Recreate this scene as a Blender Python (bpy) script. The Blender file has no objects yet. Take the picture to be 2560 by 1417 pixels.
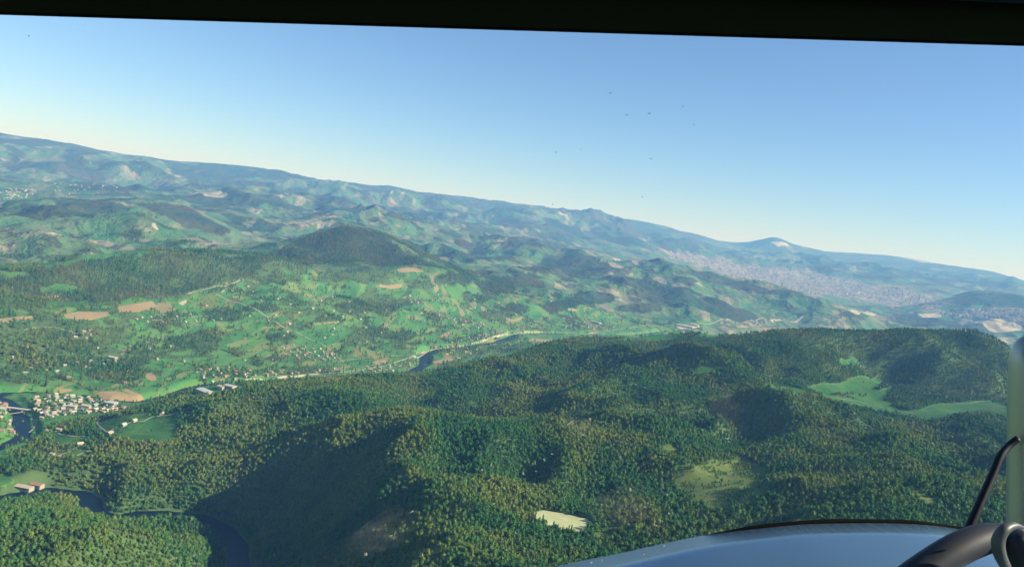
import bpy, bmesh, math, random
import numpy as np
from mathutils import Vector, Matrix

# ---------------------------------------------------------------- camera, sky, sun, exposure
scene = bpy.context.scene
EYE = Vector((0.0, 0.0, 560.0))
PITCH, ROLL = math.radians(4.33), math.radians(7.91)
FWD = Vector((0, math.cos(PITCH), -math.sin(PITCH)))
_r0, _u0 = Vector((1, 0, 0)), Vector((0, math.sin(PITCH), math.cos(PITCH)))
RIGHT = math.cos(ROLL)*_r0 + math.sin(ROLL)*_u0
UP = -math.sin(ROLL)*_r0 + math.cos(ROLL)*_u0
ATTITUDE = Matrix((RIGHT, UP, -FWD)).transposed().to_4x4()
cam = bpy.data.cameras.new('camera'); cam.lens = 28.125; cam.sensor_width = 36
cam.clip_start = 0.02; cam.clip_end = 150000
cam_ob = bpy.data.objects.new('camera', cam); scene.collection.objects.link(cam_ob)
cam_ob.matrix_world = Matrix.Translation(EYE) @ ATTITUDE
scene.camera = cam_ob

SUN_AZ, SUN_EL = math.radians(100), math.radians(29.5)       # azimuth clockwise from the view direction
world = bpy.data.worlds.new('World'); scene.world = world; world.use_nodes = True
wn = world.node_tree.nodes; wl = world.node_tree.links
sky = wn.new('ShaderNodeTexSky'); sky.sky_type = 'NISHITA'; sky.sun_disc = False
sky.sun_elevation = SUN_EL; sky.sun_rotation = SUN_AZ; sky.altitude = 700
sky.air_density = 1.0; sky.dust_density = 0.2; sky.ozone_density = 6.0
wl.new(sky.outputs[0], wn['Background'].inputs[0]); wn['Background'].inputs[1].default_value = 0.085
sun = bpy.data.lights.new('sun', 'SUN'); sun.energy = 5.0; sun.angle = math.radians(.5); sun.color = (1, .92, .74)
sun_ob = bpy.data.objects.new('sun', sun); scene.collection.objects.link(sun_ob)
SUN_DIR = Vector((math.sin(SUN_AZ)*math.cos(SUN_EL), math.cos(SUN_AZ)*math.cos(SUN_EL), math.sin(SUN_EL)))
sun_ob.rotation_euler = SUN_DIR.to_track_quat('Z', 'Y').to_euler()
vs = scene.view_settings
vs.view_transform = 'Standard'; vs.look = 'None'; vs.exposure = 0.92; vs.gamma = 1; vs.use_curve_mapping = False
HAZE_DENSITY = 6.5e-5; HAZE_COLOR = (.18, .46, 1.0)
cy = scene.cycles
cy.max_bounces = 4; cy.diffuse_bounces = 2; cy.glossy_bounces = 3; cy.transparent_max_bounces = 8
cy.volume_bounces = 0; cy.transmission_bounces = 2
cy.use_denoising = True; cy.denoiser = 'OPENIMAGEDENOISE'; cy.denoising_input_passes = 'RGB_ALBEDO_NORMAL'
cy.sample_clamp_indirect = 3
try: cy.denoising_prefilter = 'ACCURATE'
except Exception: pass

# ---------------------------------------------------------------- survey of the place (metres; camera stands over 0,0)
CONTROL = np.array([
(-325,1010,2,0.03),(-342,1143,2,0.03),(-406,1259,2,0.03),(-514,1293,2,0.03),(-576,1243,2,0.03),(-633,1271,2,0.03),(-678,1322,2,0.03),(-762,1281,2,0.03),(-937,1376,2,0.03),
(-923,1529,2,0.03),(-974,1632,2,0.03),(-1067,1752,2,0.03),(-1141,1796,2,0.03),(-1063,1877,2,0.03),(-857,1900,2,0.03),(-790,2167,2,0.03),(-480,2472,2,0.03),(-280,2884,2,0.03),
(-150,3416,2,0.03),(294,4288,2,0.03),(830,4789,2,0.03),(1433,5350,2,0.03),(-159,696,120,0.40),(42,537,215,0.50),(330,547,250,0.50),(-401,621,130,0.50),(-341,766,115,0.50),
(-512,844,105,0.50),(-675,1101,42,0.50),(-810,1313,8,0.10),(-861,1390,12,0.10),(-1003,1607,6,0.05),(-1054,1686,5,0.05),(-445,881,112,0.50),(-515,1014,82,0.50),(-591,1159,38,0.50),
(-687,1336,16,0.30),(-717,1387,30,0.50),(-758,1461,32,0.20),(-804,1544,30,0.20),(-850,1630,20,0.20),(-921,1760,6,0.05),(-958,1826,4,0.05),(-768,1355,18,0.30),(-844,1480,22,0.30),
(-940,1641,6,0.10),(-1007,1752,5,0.05),(-409,902,108,0.50),(-479,1050,70,0.50),(-604,1308,15,0.30),(-629,1354,38,0.50),(-670,1433,45,0.50),(-707,1506,50,0.10),(-731,1553,54,0.10),
(-784,1660,45,0.20),(-374,932,100,0.50),(-436,1078,62,0.50),(-542,1322,15,0.30),(-563,1364,30,0.50),(-581,1400,45,0.50),(-607,1455,55,0.50),(-639,1526,58,0.10),(-674,1602,62,0.10),
(-708,1676,65,0.20),(-736,1738,62,0.20),(-353,1007,70,0.50),(-402,1137,40,0.50),(-469,1305,35,0.50),(-515,1413,58,0.50),(-566,1536,70,0.50),(-631,1696,80,0.50),(-658,1762,84,0.20),
(-382,1255,25,0.30),(-408,1321,45,0.60),(-434,1387,70,0.60),(-475,1498,85,0.60),(-526,1637,100,0.60),(-566,1751,103,0.20),(-256,1040,60,0.60),(-284,1127,70,0.60),
(-315,1225,85,0.60),(-370,1398,105,0.60),(-428,1584,118,0.60),(-492,1799,117,0.20),(-203,990,90,0.60),(-232,1100,88,0.60),(-262,1210,98,0.60),(-114,884,150,0.50),
(-134,995,144,0.50),(-156,1110,148,0.50),(-159,937,120,0.50),(-187,1065,114,0.60),(-210,1162,122,0.60),(-250,1328,142,0.60),(-281,1457,154,0.50),(-325,1649,158,0.20),
(-375,1882,132,0.20),(-78,846,172,0.50),(-94,949,168,0.50),(-114,1086,168,0.60),(-138,1224,188,0.60),(-158,1355,190,0.50),(-171,1443,191,0.20),(-219,1831,104,0.20),
(-233,1908,122,0.30),(-253,2040,126,0.20),(-89,1350,203,0.20),(-121,1777,112,0.20),(-136,1916,124,0.30),(-156,2088,140,0.20),(-34,820,190,0.50),(-47,954,188,0.60),
(-62,1100,188,0.60),(-76,1233,194,0.60),(8,811,200,0.70),(1,943,199,0.70),(-4,1045,198,0.70),(-14,1236,202,0.60),(-19,1313,210,0.20),(-27,1663,138,0.30),(-40,1899,146,0.50),
(-51,2066,162,0.50),(-58,2190,166,0.20),(96,875,192,0.20),(103,1003,193,0.10),(111,1179,199,0.70),(114,1303,220,0.30),(128,1536,200,0.60),(140,1776,198,0.60),(163,2228,196,0.60),
(177,2526,202,0.20),(48,1312,215,0.30),(53,1549,178,0.30),(52,2346,178,0.20),(52,2037,182,0.50),(100,2416,188,0.20),(261,2617,208,0.20),(193,922,200,0.30),(216,1079,206,0.30),
(241,1252,214,0.80),(272,1467,222,0.90),(328,1848,228,0.80),(392,2263,222,0.60),(437,2573,230,0.20),(592,2715,258,0.20),(525,2353,225,0.50),(296,960,214,0.30),(338,1134,222,0.20),
(384,1318,228,0.50),(453,1602,238,0.90),(598,2180,243,0.80),(693,2584,284,0.20),(789,2486,318,0.20),(344,960,226,0.30),(393,1127,232,0.30),(449,1315,238,0.40),(343,841,278,0.60),
(424,1067,268,0.60),(528,1357,258,0.60),(700,1840,244,0.20),(742,1960,248,0.20),(790,2110,272,0.50),(829,2233,300,0.50),(906,2469,338,0.20),(432,850,287,0.60),(537,1080,280,0.60),
(694,1421,264,0.60),(869,1795,236,0.30),(998,2079,232,0.10),(1091,2289,245,0.20),(1147,2425,275,0.50),(1170,2500,335,0.40),(1218,2618,370,0.15),(1066,2562,350,0.10),
(1137,2580,360,0.10),(988,2522,342,0.10),(1304,2662,376,0.10),(1427,2647,398,0.15),(970,1815,236,0.10),(1033,1941,238,0.10),(1125,2128,250,0.20),(1374,2670,386,0.10),
(556,913,280,0.60),(756,1268,262,0.60),(939,1596,250,0.60),(1045,1791,262,0.30),(1180,2027,240,0.10),(1229,2119,250,0.10),(1308,2276,290,0.50),(1371,2403,335,0.50),
(1430,2521,368,0.40),(1488,2638,405,0.15),(638,957,285,0.40),(886,1356,274,0.40),(1058,1638,272,0.40),(1216,1893,266,0.40),(1347,2106,264,0.40),(1517,2530,405,0.40),
(1543,2455,365,0.40),(1564,2322,317,0.40),(1606,2045,241,0.40),(-184,2443,40,0.40),(-8,2800,40,0.40),(219,3142,40,0.40),(543,3204,40,0.40),(866,3236,90,0.40),(1169,3193,90,0.40),
(1474,3174,90,0.40),(1767,3137,90,0.40),(1956,2903,90,0.40),(916,4201,50,0.40),(1651,4507,50,0.40),(2106,4535,50,0.40),(2552,4531,50,0.40),(2794,4147,50,0.40),(-1229,1952,8,0.05),
(-1312,2078,15,0.10),(-1386,2188,42,0.20),(-1460,2296,75,0.20),(-1589,2489,110,0.30),(-1699,2653,138,0.20),(-1719,2456,120,0.20),(-1380,1994,20,0.10),(-1668,2821,165,0.20),
(-1475,2512,98,0.20),(-1308,2243,45,0.20),(-1087,2059,7,0.05),(-1232,2314,45,0.20),(-1412,2629,95,0.20),(-1547,2865,140,0.30),(-1636,3017,192,0.20),(-1084,2262,15,0.10),
(-1282,2639,85,0.10),(-1436,2940,120,0.20),(-1576,3196,218,0.20),(-947,2215,8,0.05),(-1087,2519,35,0.15),(-1221,2805,75,0.15),(-1317,3011,100,0.20),(-1420,3222,165,0.40),
(-1478,3335,233,0.20),(-1286,3303,145,0.30),(-1349,3435,235,0.20),(-914,2416,12,0.10),(-785,2401,8,0.05),(-818,2494,12,0.05),(-987,2959,60,0.15),(-1093,3243,110,0.25),
(-1181,3475,165,0.30),(-1252,3652,238,0.20),(-1105,3778,238,0.20),(-787,2804,35,0.10),(-611,2685,8,0.05),(-678,2941,30,0.10),(-829,3505,105,0.25),(-939,3909,170,0.40),
(-989,4091,205,0.30),(-367,2893,6,0.05),(-417,3201,28,0.10),(-473,3546,60,0.15),(-577,4164,140,0.25),(-626,4428,215,0.20),(-211,3124,4,0.03),(-268,3715,30,0.10),
(-328,4278,100,0.30),(-112,3675,10,0.05),(-161,4440,85,0.40),(-193,4943,130,0.40),(-233,5613,178,0.40),(76,3702,4,0.03),(75,4212,12,0.05),(68,4761,60,0.30),(-2104,3284,60,0.20),
(-1955,3604,80,0.30),(-1803,4068,90,0.30),(-1555,4223,110,0.40),(-2122,3031,60,0.30),(-1079,5189,399,0.15),(-1200,5060,359,0.15),(-1310,4929,295,0.20),(-1371,4808,260,0.30),
(-1552,4648,196,0.30),(-873,5075,374,0.15),(-718,4948,317,0.20),(-576,4866,268,0.30),(-442,4780,249,0.30),(-970,4445,243,0.40),(-785,4431,224,0.30),(-1317,6365,170,1.00),
(-1700,5962,120,1.00),(-918,6334,170,1.00),(-2017,5545,90,1.00),(319,4828,14,0.15),(681,6191,150,0.80),(200,5852,170,0.60),(330,5278,95,0.50),(790,5703,60,0.40),(747,5309,15,0.10),
(570,8280,341,0.50),(206,7897,205,0.60),(865,8255,308,0.60),(1142,7817,272,0.70),(1111,7013,196,0.70),(542,6477,173,0.70),(1510,7244,209,0.70),(2020,8770,326,0.40),
(2331,8278,294,0.40),(2492,7707,248,0.50),(1293,6083,105,0.60),(1927,6701,95,0.50),(1189,5494,12,0.05),(864,5191,14,0.05),(1999,6341,25,0.20),(3337,8636,80,0.40),
(4119,8921,90,0.50),(5212,9279,130,0.50),(4925,7770,140,0.50),(2433,6671,50,0.50),(6090,10687,473,0.15),(5637,10593,321,0.15),(6588,10387,537,0.20),(6913,10174,540,0.20),
(5665,11120,150,0.30),(4750,10561,120,0.30),(680,9877,200,1.00),(2423,10525,200,0.40),(7029,12338,200,0.20),(7603,11993,200,0.20),(1509,14924,473,0.30),(2255,14830,414,0.20),
(3853,18955,270,0.12),(3744,14698,240,0.10),(5255,14770,215,0.08),(5656,13909,200,0.08),(5859,12802,190,0.08),(4648,15237,235,0.08),(7489,14139,437,0.10),(-2556,4982,270,0.40),
(-2590,4738,198,0.60),(-2244,5021,245,0.40),(-1984,5022,185,0.40),(-1745,5004,158,0.40),(-2353,4126,168,0.60),(-2547,3950,114,0.50),(-2324,3795,62,0.40),(-2281,4393,130,0.60),
(-2180,4644,149,0.60),(-2876,5605,130,1.00),(-2405,5714,110,1.00),(-3251,6199,283,0.40),(-3036,6749,328,0.30),(-2802,6849,305,0.30),(-2279,6301,208,0.30),(-3706,5939,198,0.40),
(-3854,5723,137,0.40),(-3536,6157,242,0.40),(-3855,7351,170,0.50),(-3363,7915,170,0.50),(-4288,6872,130,0.50),(-2461,7612,271,0.40),(-3004,8484,274,0.60),(-2068,7209,224,0.40),
(-2707,8373,170,0.50),(-2288,6615,155,0.30),(-4633,7716,223,0.30),(-4253,8495,298,0.40),(-3534,8818,365,0.60),(-2175,8733,340,0.80),(-1397,9397,359,0.80),(-429,8990,358,0.80),
(-488,6983,241,0.60),(-964,7942,261,0.70),(299,10996,372,0.60),(-6830,10469,280,0.50),(-6290,11377,412,0.60),(-5360,11843,463,0.60),(-3608,11968,460,0.80),(-2460,12256,456,0.80),
(-1242,12438,441,0.80),(10,13500,450,0.70),(-10043,13716,876,0.10),(-9333,14209,880,0.10),(-8816,14535,879,0.10),(-8262,14857,864,0.10),(-7547,15233,816,0.10),
(-7381,15867,814,0.10),(-6718,15616,839,0.10),(-5693,16019,931,0.10),(-5410,16643,924,0.10),(-5009,17289,910,0.10),(-4245,18520,905,0.10),(-3042,19767,936,0.10),
(-1573,19938,1006,0.10),(-69,20000,996,0.10),(546,20493,1011,0.10),(1502,20946,1046,0.10),(2771,21825,1070,0.10),(3630,21698,1047,0.10),(4470,22562,970,0.10),(5236,23422,939,0.10),
(6610,24110,902,0.10),(6724,23247,891,0.10),(6920,22981,983,0.10),(7132,22916,1187,0.10),(7309,22860,1189,0.10),(7616,22760,1005,0.10),(8077,23130,943,0.10),(9110,24352,998,0.10),
(9640,24147,994,0.10),(10658,23715,997,0.10),(11753,24308,1159,0.10),(12536,23914,1081,0.10),(12951,22545,1050,0.10),(13025,21339,937,0.10),(13345,21140,845,0.10),
(14372,20456,740,0.10),(-13559,18517,480,0.25),(-11154,20057,480,0.25),(-9069,21082,480,0.25),(-6762,23340,480,0.25),(-2124,26916,480,0.25),(2028,28277,480,0.25),
(6034,30458,480,0.25),(9077,31384,480,0.25),(9867,30861,480,0.25),(12298,32875,480,0.25),(15866,32816,480,0.25),(17584,28807,480,0.25),(-19082,26061,450,0.40),
(-14339,28943,450,0.40),(-10280,31621,450,0.40),(-2990,37882,450,0.40),(5265,41467,450,0.40),(12559,45810,450,0.40),(13887,43434,450,0.40),(18316,45879,450,0.40),
(24607,42835,450,0.40),(3266,18717,717,0.70),(5192,18796,586,0.60),(6797,19340,614,0.60),(8255,18217,501,0.60),(9675,17504,614,0.50),(10106,16089,616,0.40),(1219,16455,675,0.70),
(-1159,311,150,0.70),(-3864,1035,180,0.70),(-11591,3106,400,0.70),(-27046,7247,900,0.70),(-46364,12423,600,0.70),(-1128,-410,150,0.70),(-3759,-1368,180,0.70),
(-11276,-4104,400,0.70),(-26311,-9577,900,0.70),(-45105,-16417,600,0.70),(-600,-1039,150,0.70),(-2000,-3464,180,0.70),(-6000,-10392,400,0.70),(-14000,-24249,900,0.70),
(-24000,-41569,600,0.70),(0,-1200,150,0.70),(0,-4000,180,0.70),(0,-12000,400,0.70),(0,-28000,900,0.70),(0,-48000,600,0.70),(600,-1039,150,0.70),(2000,-3464,180,0.70),
(6000,-10392,400,0.70),(14000,-24249,900,0.70),(24000,-41569,600,0.70),(1128,-410,150,0.70),(3759,-1368,180,0.70),(11276,-4104,400,0.70),(26311,-9577,900,0.70),
(45105,-16417,600,0.70),(1159,311,150,0.70),(3864,1035,180,0.70),(11591,3106,400,0.70),(27046,7247,900,0.70),(46364,12423,600,0.70),(-1149,964,120,0.60),(-3064,2571,100,0.60),
(-7660,6428,250,0.60),(-15321,12856,850,0.60),(1149,964,230,0.60),(3064,2571,100,0.60),(7660,6428,250,0.60),(15321,12856,850,0.60),(0,150,215,0.30),(60,-300,200,0.30),], float)
RIVERS = [
 (np.array([(-337, 894), (-326, 1013), (-328, 1095), (-343, 1147), (-369, 1207), (-407, 1263), (-461, 1296), (-516, 1297), (-555, 1273), (-578, 1247), (-612, 1256), (-636, 1275), (-649, 1308), (-681, 1327), (-732, 1320), (-764, 1285), (-795, 1232)]), 13),
 (np.array([(-940, 1381), (-923, 1486), (-926, 1534), (-936, 1583), (-978, 1637), (-1011, 1688), (-1070, 1758), (-1108, 1788), (-1145, 1802), (-1139, 1836), (-1110, 1860), (-1067, 1883), (-1000, 1903), (-924, 1889), (-860, 1907), (-831, 2007), (-819, 2104), (-793, 2175), (-704, 2241), (-614, 2326), (-482, 2481), (-377, 2609), (-301, 2737), (-281, 2894), (-303, 3071), (-263, 3253), (-151, 3428), (-35, 3663), (56, 4005), (295, 4303), (481, 4424), (653, 4546), (833, 4806), (1006, 5090), (1182, 5192), (1438, 5369), (2128, 6230)]), 10),
]
COVER = {
 'forest': [
  [(-918, 1275), (-860, 1388), (-865, 1464), (-902, 1619), (-867, 1659), (-831, 1687), (-785, 1743), (-709, 1717), (-610, 1772), (-602, 2195), (-497, 2491), (-337, 2699), (-210, 2798), (-8, 3088), (86, 2369), (191, 3794), (250, 2647), (440, 2597), (620, 2602), (785, 2470), (2962, 6732), (4112, 7297), (1540, 2449), (1335, 1589), (597, 664), (-441, 632)],
  [(-1721, 2328), (-1690, 2638), (-1661, 2809), (-1624, 2997), (-1565, 3177), (-1470, 3318), (-1344, 3424), (-1242, 3625), (-1099, 3761), (-1000, 4052), (-982, 3774), (-1134, 3546), (-1165, 3432), (-1248, 3217), (-1258, 3129), (-1295, 2931), (-1364, 2887), (-1371, 2654), (-1424, 2471), (-1519, 2385), (-1595, 2164)],
  [(-16, 6138), (245, 8074), (569, 8246), (850, 8108), (1000, 7274), (690, 7054), (372, 6468)],
  [(1546, 7686), (1969, 8547), (2322, 8242), (2509, 7631), (2198, 7752), (1797, 7738)],
  [(1355, 6410), (1626, 6767), (2053, 7150), (2052, 6530), (1560, 5902)],
  [(5400, 10329), (5909, 10366), (6401, 10089), (6587, 9688), (6097, 9565), (5470, 9799)],
  [(4592, 9644), (5013, 9534), (4917, 8313), (4268, 7376), (3571, 7315)],
  [(748, 6890), (1254, 7498), (1572, 6502), (1272, 5975), (1002, 6221)],
  [(-2942, 4542), (-3210, 5145), (-3288, 5726), (-3093, 5899), (-2873, 5938), (-2586, 4856), (-2846, 4765)],
  [(-3042, 6279), (-2949, 6556), (-2707, 6619), (-2240, 6285), (-2240, 6128), (-2539, 6018), (-2757, 6015)],
  [(-2363, 6820), (-2376, 7240), (-2157, 7258), (-2111, 7005)],
  [(-184, 8526), (287, 10561), (701, 11199), (371, 8514), (-51, 8380)],
  [(-692, 6658), (-463, 8382), (-114, 7815), (-346, 6499)],
  [(-1272, 3708), (-1354, 4754), (-1295, 4873), (-1186, 5002), (-1122, 5039), (-1053, 5069), (-984, 5109), (-861, 5013), (-706, 4872), (-511, 4735), (-639, 4499), (-837, 4348), (-1007, 4162), (-1103, 3773)],
 ],
 'grove': [
  [(-986, 2541), (-975, 2488), (-990, 2440), (-1017, 2426), (-1050, 2451), (-1073, 2499), (-1080, 2558), (-1065, 2604), (-1033, 2599)],
  [(-936, 2646), (-917, 2572), (-920, 2491), (-954, 2468), (-1005, 2514), (-1053, 2593), (-1044, 2666), (-1032, 2772), (-994, 2750)],
  [(-835, 2583), (-828, 2554), (-833, 2515), (-854, 2512), (-876, 2528), (-885, 2564), (-883, 2589), (-873, 2622), (-844, 2606)],
  [(-746, 2496), (-740, 2460), (-741, 2425), (-756, 2433), (-771, 2455), (-787, 2484), (-788, 2520), (-784, 2554), (-768, 2537)],
  [(-720, 2599), (-714, 2559), (-717, 2546), (-724, 2541), (-740, 2565), (-747, 2593), (-754, 2627), (-743, 2630), (-733, 2621)],
  [(-1173, 2325), (-1166, 2241), (-1205, 2203), (-1269, 2167), (-1309, 2170), (-1360, 2202), (-1342, 2286), (-1294, 2359), (-1220, 2364)],
  [(-1269, 2177), (-1251, 2146), (-1262, 2099), (-1286, 2081), (-1328, 2095), (-1363, 2137), (-1353, 2181), (-1331, 2211), (-1282, 2200)],
  [(-1003, 2317), (-998, 2245), (-996, 2180), (-1032, 2170), (-1094, 2212), (-1116, 2252), (-1099, 2292), (-1077, 2337), (-1048, 2354)],
  [(-952, 2157), (-948, 2083), (-968, 2021), (-1018, 2014), (-1059, 2033), (-1095, 2092), (-1093, 2166), (-1051, 2181), (-1010, 2200)],
  [(-724, 2317), (-720, 2283), (-730, 2262), (-752, 2265), (-766, 2273), (-784, 2304), (-779, 2325), (-762, 2355), (-741, 2344)],
  [(-1124, 2765), (-1098, 2700), (-1115, 2658), (-1140, 2623), (-1173, 2648), (-1197, 2701), (-1193, 2752), (-1198, 2836), (-1151, 2814)],
  [(-987, 3023), (-985, 2960), (-1009, 2887), (-1040, 2859), (-1088, 2862), (-1119, 2963), (-1119, 3045), (-1084, 3081), (-1025, 3066)],
  [(-902, 3195), (-903, 3138), (-928, 3101), (-986, 3067), (-1027, 3079), (-1028, 3113), (-1018, 3167), (-967, 3217), (-917, 3230)],
  [(-592, 3730), (-574, 3522), (-614, 3434), (-663, 3348), (-728, 3355), (-751, 3464), (-718, 3586), (-689, 3793), (-642, 3861)],
  [(-536, 3883), (-499, 3638), (-528, 3508), (-581, 3510), (-629, 3601), (-673, 3871), (-657, 3958), (-618, 3993), (-569, 3985)],
  [(-658, 3264), (-670, 3196), (-695, 3157), (-722, 3132), (-752, 3121), (-761, 3179), (-750, 3230), (-727, 3294), (-691, 3268)],
  [(-471, 3306), (-462, 3240), (-506, 3168), (-563, 3118), (-593, 3128), (-613, 3181), (-598, 3249), (-541, 3320), (-498, 3344)],
  [(-362, 3369), (-371, 3262), (-401, 3176), (-452, 3171), (-500, 3172), (-506, 3218), (-474, 3308), (-432, 3396), (-396, 3400)],
  [(38, 4456), (16, 4280), (-42, 4180), (-87, 4076), (-138, 4135), (-150, 4273), (-115, 4374), (-54, 4469), (4, 4487)],
  [(129, 4820), (130, 4772), (59, 4514), (4, 4480), (-43, 4483), (-52, 4568), (-1, 4811), (55, 4850), (113, 4852)],
  [(-223, 5344), (-241, 4804), (-311, 4472), (-379, 4435), (-444, 4383), (-435, 4473), (-402, 4570), (-340, 4805), (-270, 5398)],
  [(56, 5530), (41, 5425), (-64, 4994), (-168, 4808), (-196, 4824), (-239, 4848), (-200, 5364), (-90, 5518), (4, 5579)],
  [(-63, 4858), (-76, 4776), (-147, 4463), (-214, 4394), (-274, 4392), (-271, 4430), (-226, 4601), (-156, 4686), (-99, 4875)],
  [(-664, 4217), (-655, 4177), (-735, 4006), (-809, 3929), (-887, 3922), (-915, 3980), (-870, 4152), (-784, 4242), (-690, 4369)],
  [(-968, 3739), (-967, 3671), (-1008, 3547), (-1069, 3501), (-1104, 3509), (-1136, 3531), (-1101, 3582), (-1037, 3636), (-995, 3735)],
  [(-828, 4008), (-824, 3924), (-871, 3890), (-914, 3830), (-944, 3790), (-964, 3841), (-961, 3936), (-919, 4048), (-862, 4041)],
  [(-1277, 2310), (-1269, 2268), (-1272, 2227), (-1309, 2203), (-1345, 2223), (-1364, 2256), (-1360, 2289), (-1343, 2335), (-1299, 2346)],
  [(-1383, 2404), (-1386, 2362), (-1387, 2310), (-1419, 2289), (-1449, 2284), (-1464, 2317), (-1460, 2364), (-1436, 2389), (-1405, 2422)],
  [(468, 5215), (446, 5144), (353, 5020), (232, 4880), (212, 4946), (200, 5057), (262, 5161), (362, 5397), (476, 5380)],
  [(787, 5965), (738, 5792), (599, 5593), (478, 5243), (396, 5381), (426, 5594), (526, 5922), (640, 6042), (759, 6056)],
  [(1132, 5984), (1090, 5866), (959, 5684), (849, 5657), (745, 5603), (754, 5720), (854, 5801), (993, 5905), (1128, 6064)],
  [(-407, 4394), (-432, 4306), (-468, 4242), (-518, 4174), (-552, 4189), (-559, 4230), (-540, 4293), (-488, 4375), (-442, 4394)],
  [(-424, 3996), (-430, 3949), (-476, 3865), (-526, 3850), (-565, 3898), (-581, 3930), (-548, 3980), (-497, 4029), (-446, 4078)],
  [(-1152, 2172), (-1158, 2095), (-1169, 2043), (-1220, 2042), (-1257, 2047), (-1305, 2074), (-1288, 2140), (-1245, 2166), (-1198, 2196)],
  [(-749, 2901), (-756, 2816), (-771, 2786), (-799, 2759), (-824, 2792), (-849, 2817), (-830, 2863), (-809, 2903), (-780, 2921)],
  [(-1047, 2448), (-1050, 2396), (-1048, 2343), (-1075, 2338), (-1093, 2347), (-1113, 2360), (-1117, 2417), (-1095, 2444), (-1073, 2447)],
  [(-291, 3972), (-285, 3937), (-324, 3798), (-368, 3760), (-404, 3738), (-406, 3797), (-380, 3872), (-346, 3968), (-302, 3994)],
  [(-151, 4062), (-164, 4010), (-198, 3946), (-233, 3894), (-254, 3915), (-265, 3965), (-248, 4028), (-210, 4058), (-173, 4079)],
  [(-1653, 2826), (-1644, 2801), (-1686, 2786), (-1737, 2752), (-1783, 2780), (-1907, 2946), (-1909, 3033), (-1838, 3034), (-1711, 2903)],
  [(-1654, 3044), (-1645, 3025), (-1680, 2991), (-2223, 3838), (-2276, 3827), (-2300, 3832), (-2246, 3864), (-2197, 3900), (-1661, 3067)],
  [(-1708, 2712), (-1699, 2663), (-1707, 2622), (-1741, 2608), (-1788, 2621), (-1818, 2686), (-1834, 2747), (-1784, 2735), (-1747, 2731)],
  [(-2086, 4089), (-2087, 4057), (-2102, 4003), (-2129, 3972), (-2156, 3975), (-2236, 4080), (-2218, 4115), (-2122, 4036), (-2102, 4072)],
  [(-2324, 3842), (-2328, 3827), (-2357, 3807), (-2374, 3760), (-2406, 3741), (-2415, 3764), (-2434, 3839), (-2386, 3851), (-2346, 3854)],
 ],
 'meadow': [
  [(-818, 1647), (-770, 1632), (-708, 1640), (-656, 1624), (-626, 1579), (-611, 1525), (-616, 1476), (-660, 1489), (-706, 1504), (-740, 1513), (-787, 1573)],
  [(-646, 1493), (-609, 1528), (-601, 1495), (-622, 1471)],
  [(-867, 1556), (-869, 1590), (-796, 1515), (-775, 1516), (-768, 1477), (-806, 1466)],
  [(-771, 1418), (-751, 1455), (-726, 1446), (-723, 1426), (-738, 1413)],
  [(-850, 1311), (-816, 1331), (-788, 1315), (-794, 1298), (-824, 1273)],
  [(602, 1807), (707, 1977), (761, 1957), (594, 1585), (543, 1577)],
  [(766, 2002), (910, 2131), (1121, 2384), (1138, 2351), (1006, 2126), (899, 2048), (802, 1985)],
  [(889, 2029), (991, 2114), (1077, 2185), (1003, 2080), (1033, 2052), (941, 1997)],
  [(994, 1930), (1140, 2071), (1249, 2119), (1344, 2154), (1331, 2046), (1169, 1789), (1089, 1808), (1042, 1834), (998, 1800), (979, 1852)],
  [(585, 1584), (820, 2005), (893, 2007), (1006, 2028), (1008, 1948), (979, 1852), (919, 1904), (833, 1935)],
  [(938, 2255), (1064, 2440), (1091, 2441), (965, 2252)],
  [(455, 1936), (518, 1925), (534, 1909), (478, 1908)],
  [(-1585, 2690), (-1562, 2767), (-1518, 2803), (-1515, 2763), (-1563, 2678)],
  [(-1470, 2545), (-1433, 2718), (-1384, 2617), (-1436, 2511)],
 ],
 'olive': [
  [(293, 1201), (365, 1268), (420, 1303), (438, 1253), (381, 1064), (343, 1030), (308, 1032), (287, 1082), (282, 1162)],
  [(526, 992), (534, 981), (548, 952), (539, 941), (524, 959), (515, 974)],
  [(138, 965), (168, 987), (182, 980), (165, 962), (144, 949)],
  [(279, 1295), (302, 1316), (310, 1288), (288, 1274)],
 ],
 'straw': [
  [(68, 1016), (83, 1032), (109, 1025), (140, 1007), (142, 990), (124, 961), (111, 962), (91, 973), (70, 980)],
 ],
 'tan': [
  [(-1378, 2479), (-1370, 2555), (-1309, 2614), (-1287, 2583), (-1298, 2498), (-1354, 2450)],
  [(-1336, 2727), (-1329, 2789), (-1304, 2918), (-1268, 2882), (-1255, 2726), (-1280, 2635)],
  [(-1486, 2264), (-1431, 2401), (-1405, 2372), (-1465, 2235)],
  [(-974, 1927), (-941, 1959), (-903, 1952), (-863, 1941), (-883, 1863)],
  [(-936, 1977), (-929, 1991), (-863, 1948), (-867, 1933)],
  [(-1063, 1910), (-1030, 1937), (-1030, 1920), (-1049, 1902)],
  [(-672, 4093), (-568, 4232), (-574, 4172), (-669, 4031)],
  [(-650, 4431), (-556, 4555), (-498, 4517), (-617, 4376)],
  [(-6, 4307), (99, 4536), (77, 4433), (6, 4270)],
  [(135, 3909), (240, 3948), (191, 3794), (114, 3796)],
  [(1668, 5839), (2090, 6317), (2024, 6157), (1673, 5796)],
  [(-835, 2090), (-825, 2131), (-815, 2120), (-826, 2082)],
  [(-962, 2150), (-950, 2184), (-907, 2109), (-920, 2091)],
  [(-754, 3103), (-671, 3224), (-664, 3207), (-738, 3102)],
  [(-448, 2770), (-418, 2838), (-398, 2811), (-429, 2743)],
  [(-252, 2917), (-191, 3065), (-171, 3005), (-233, 2871)],
  [(-1545, 2627), (-1523, 2705), (-1509, 2682), (-1531, 2615)],
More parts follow.
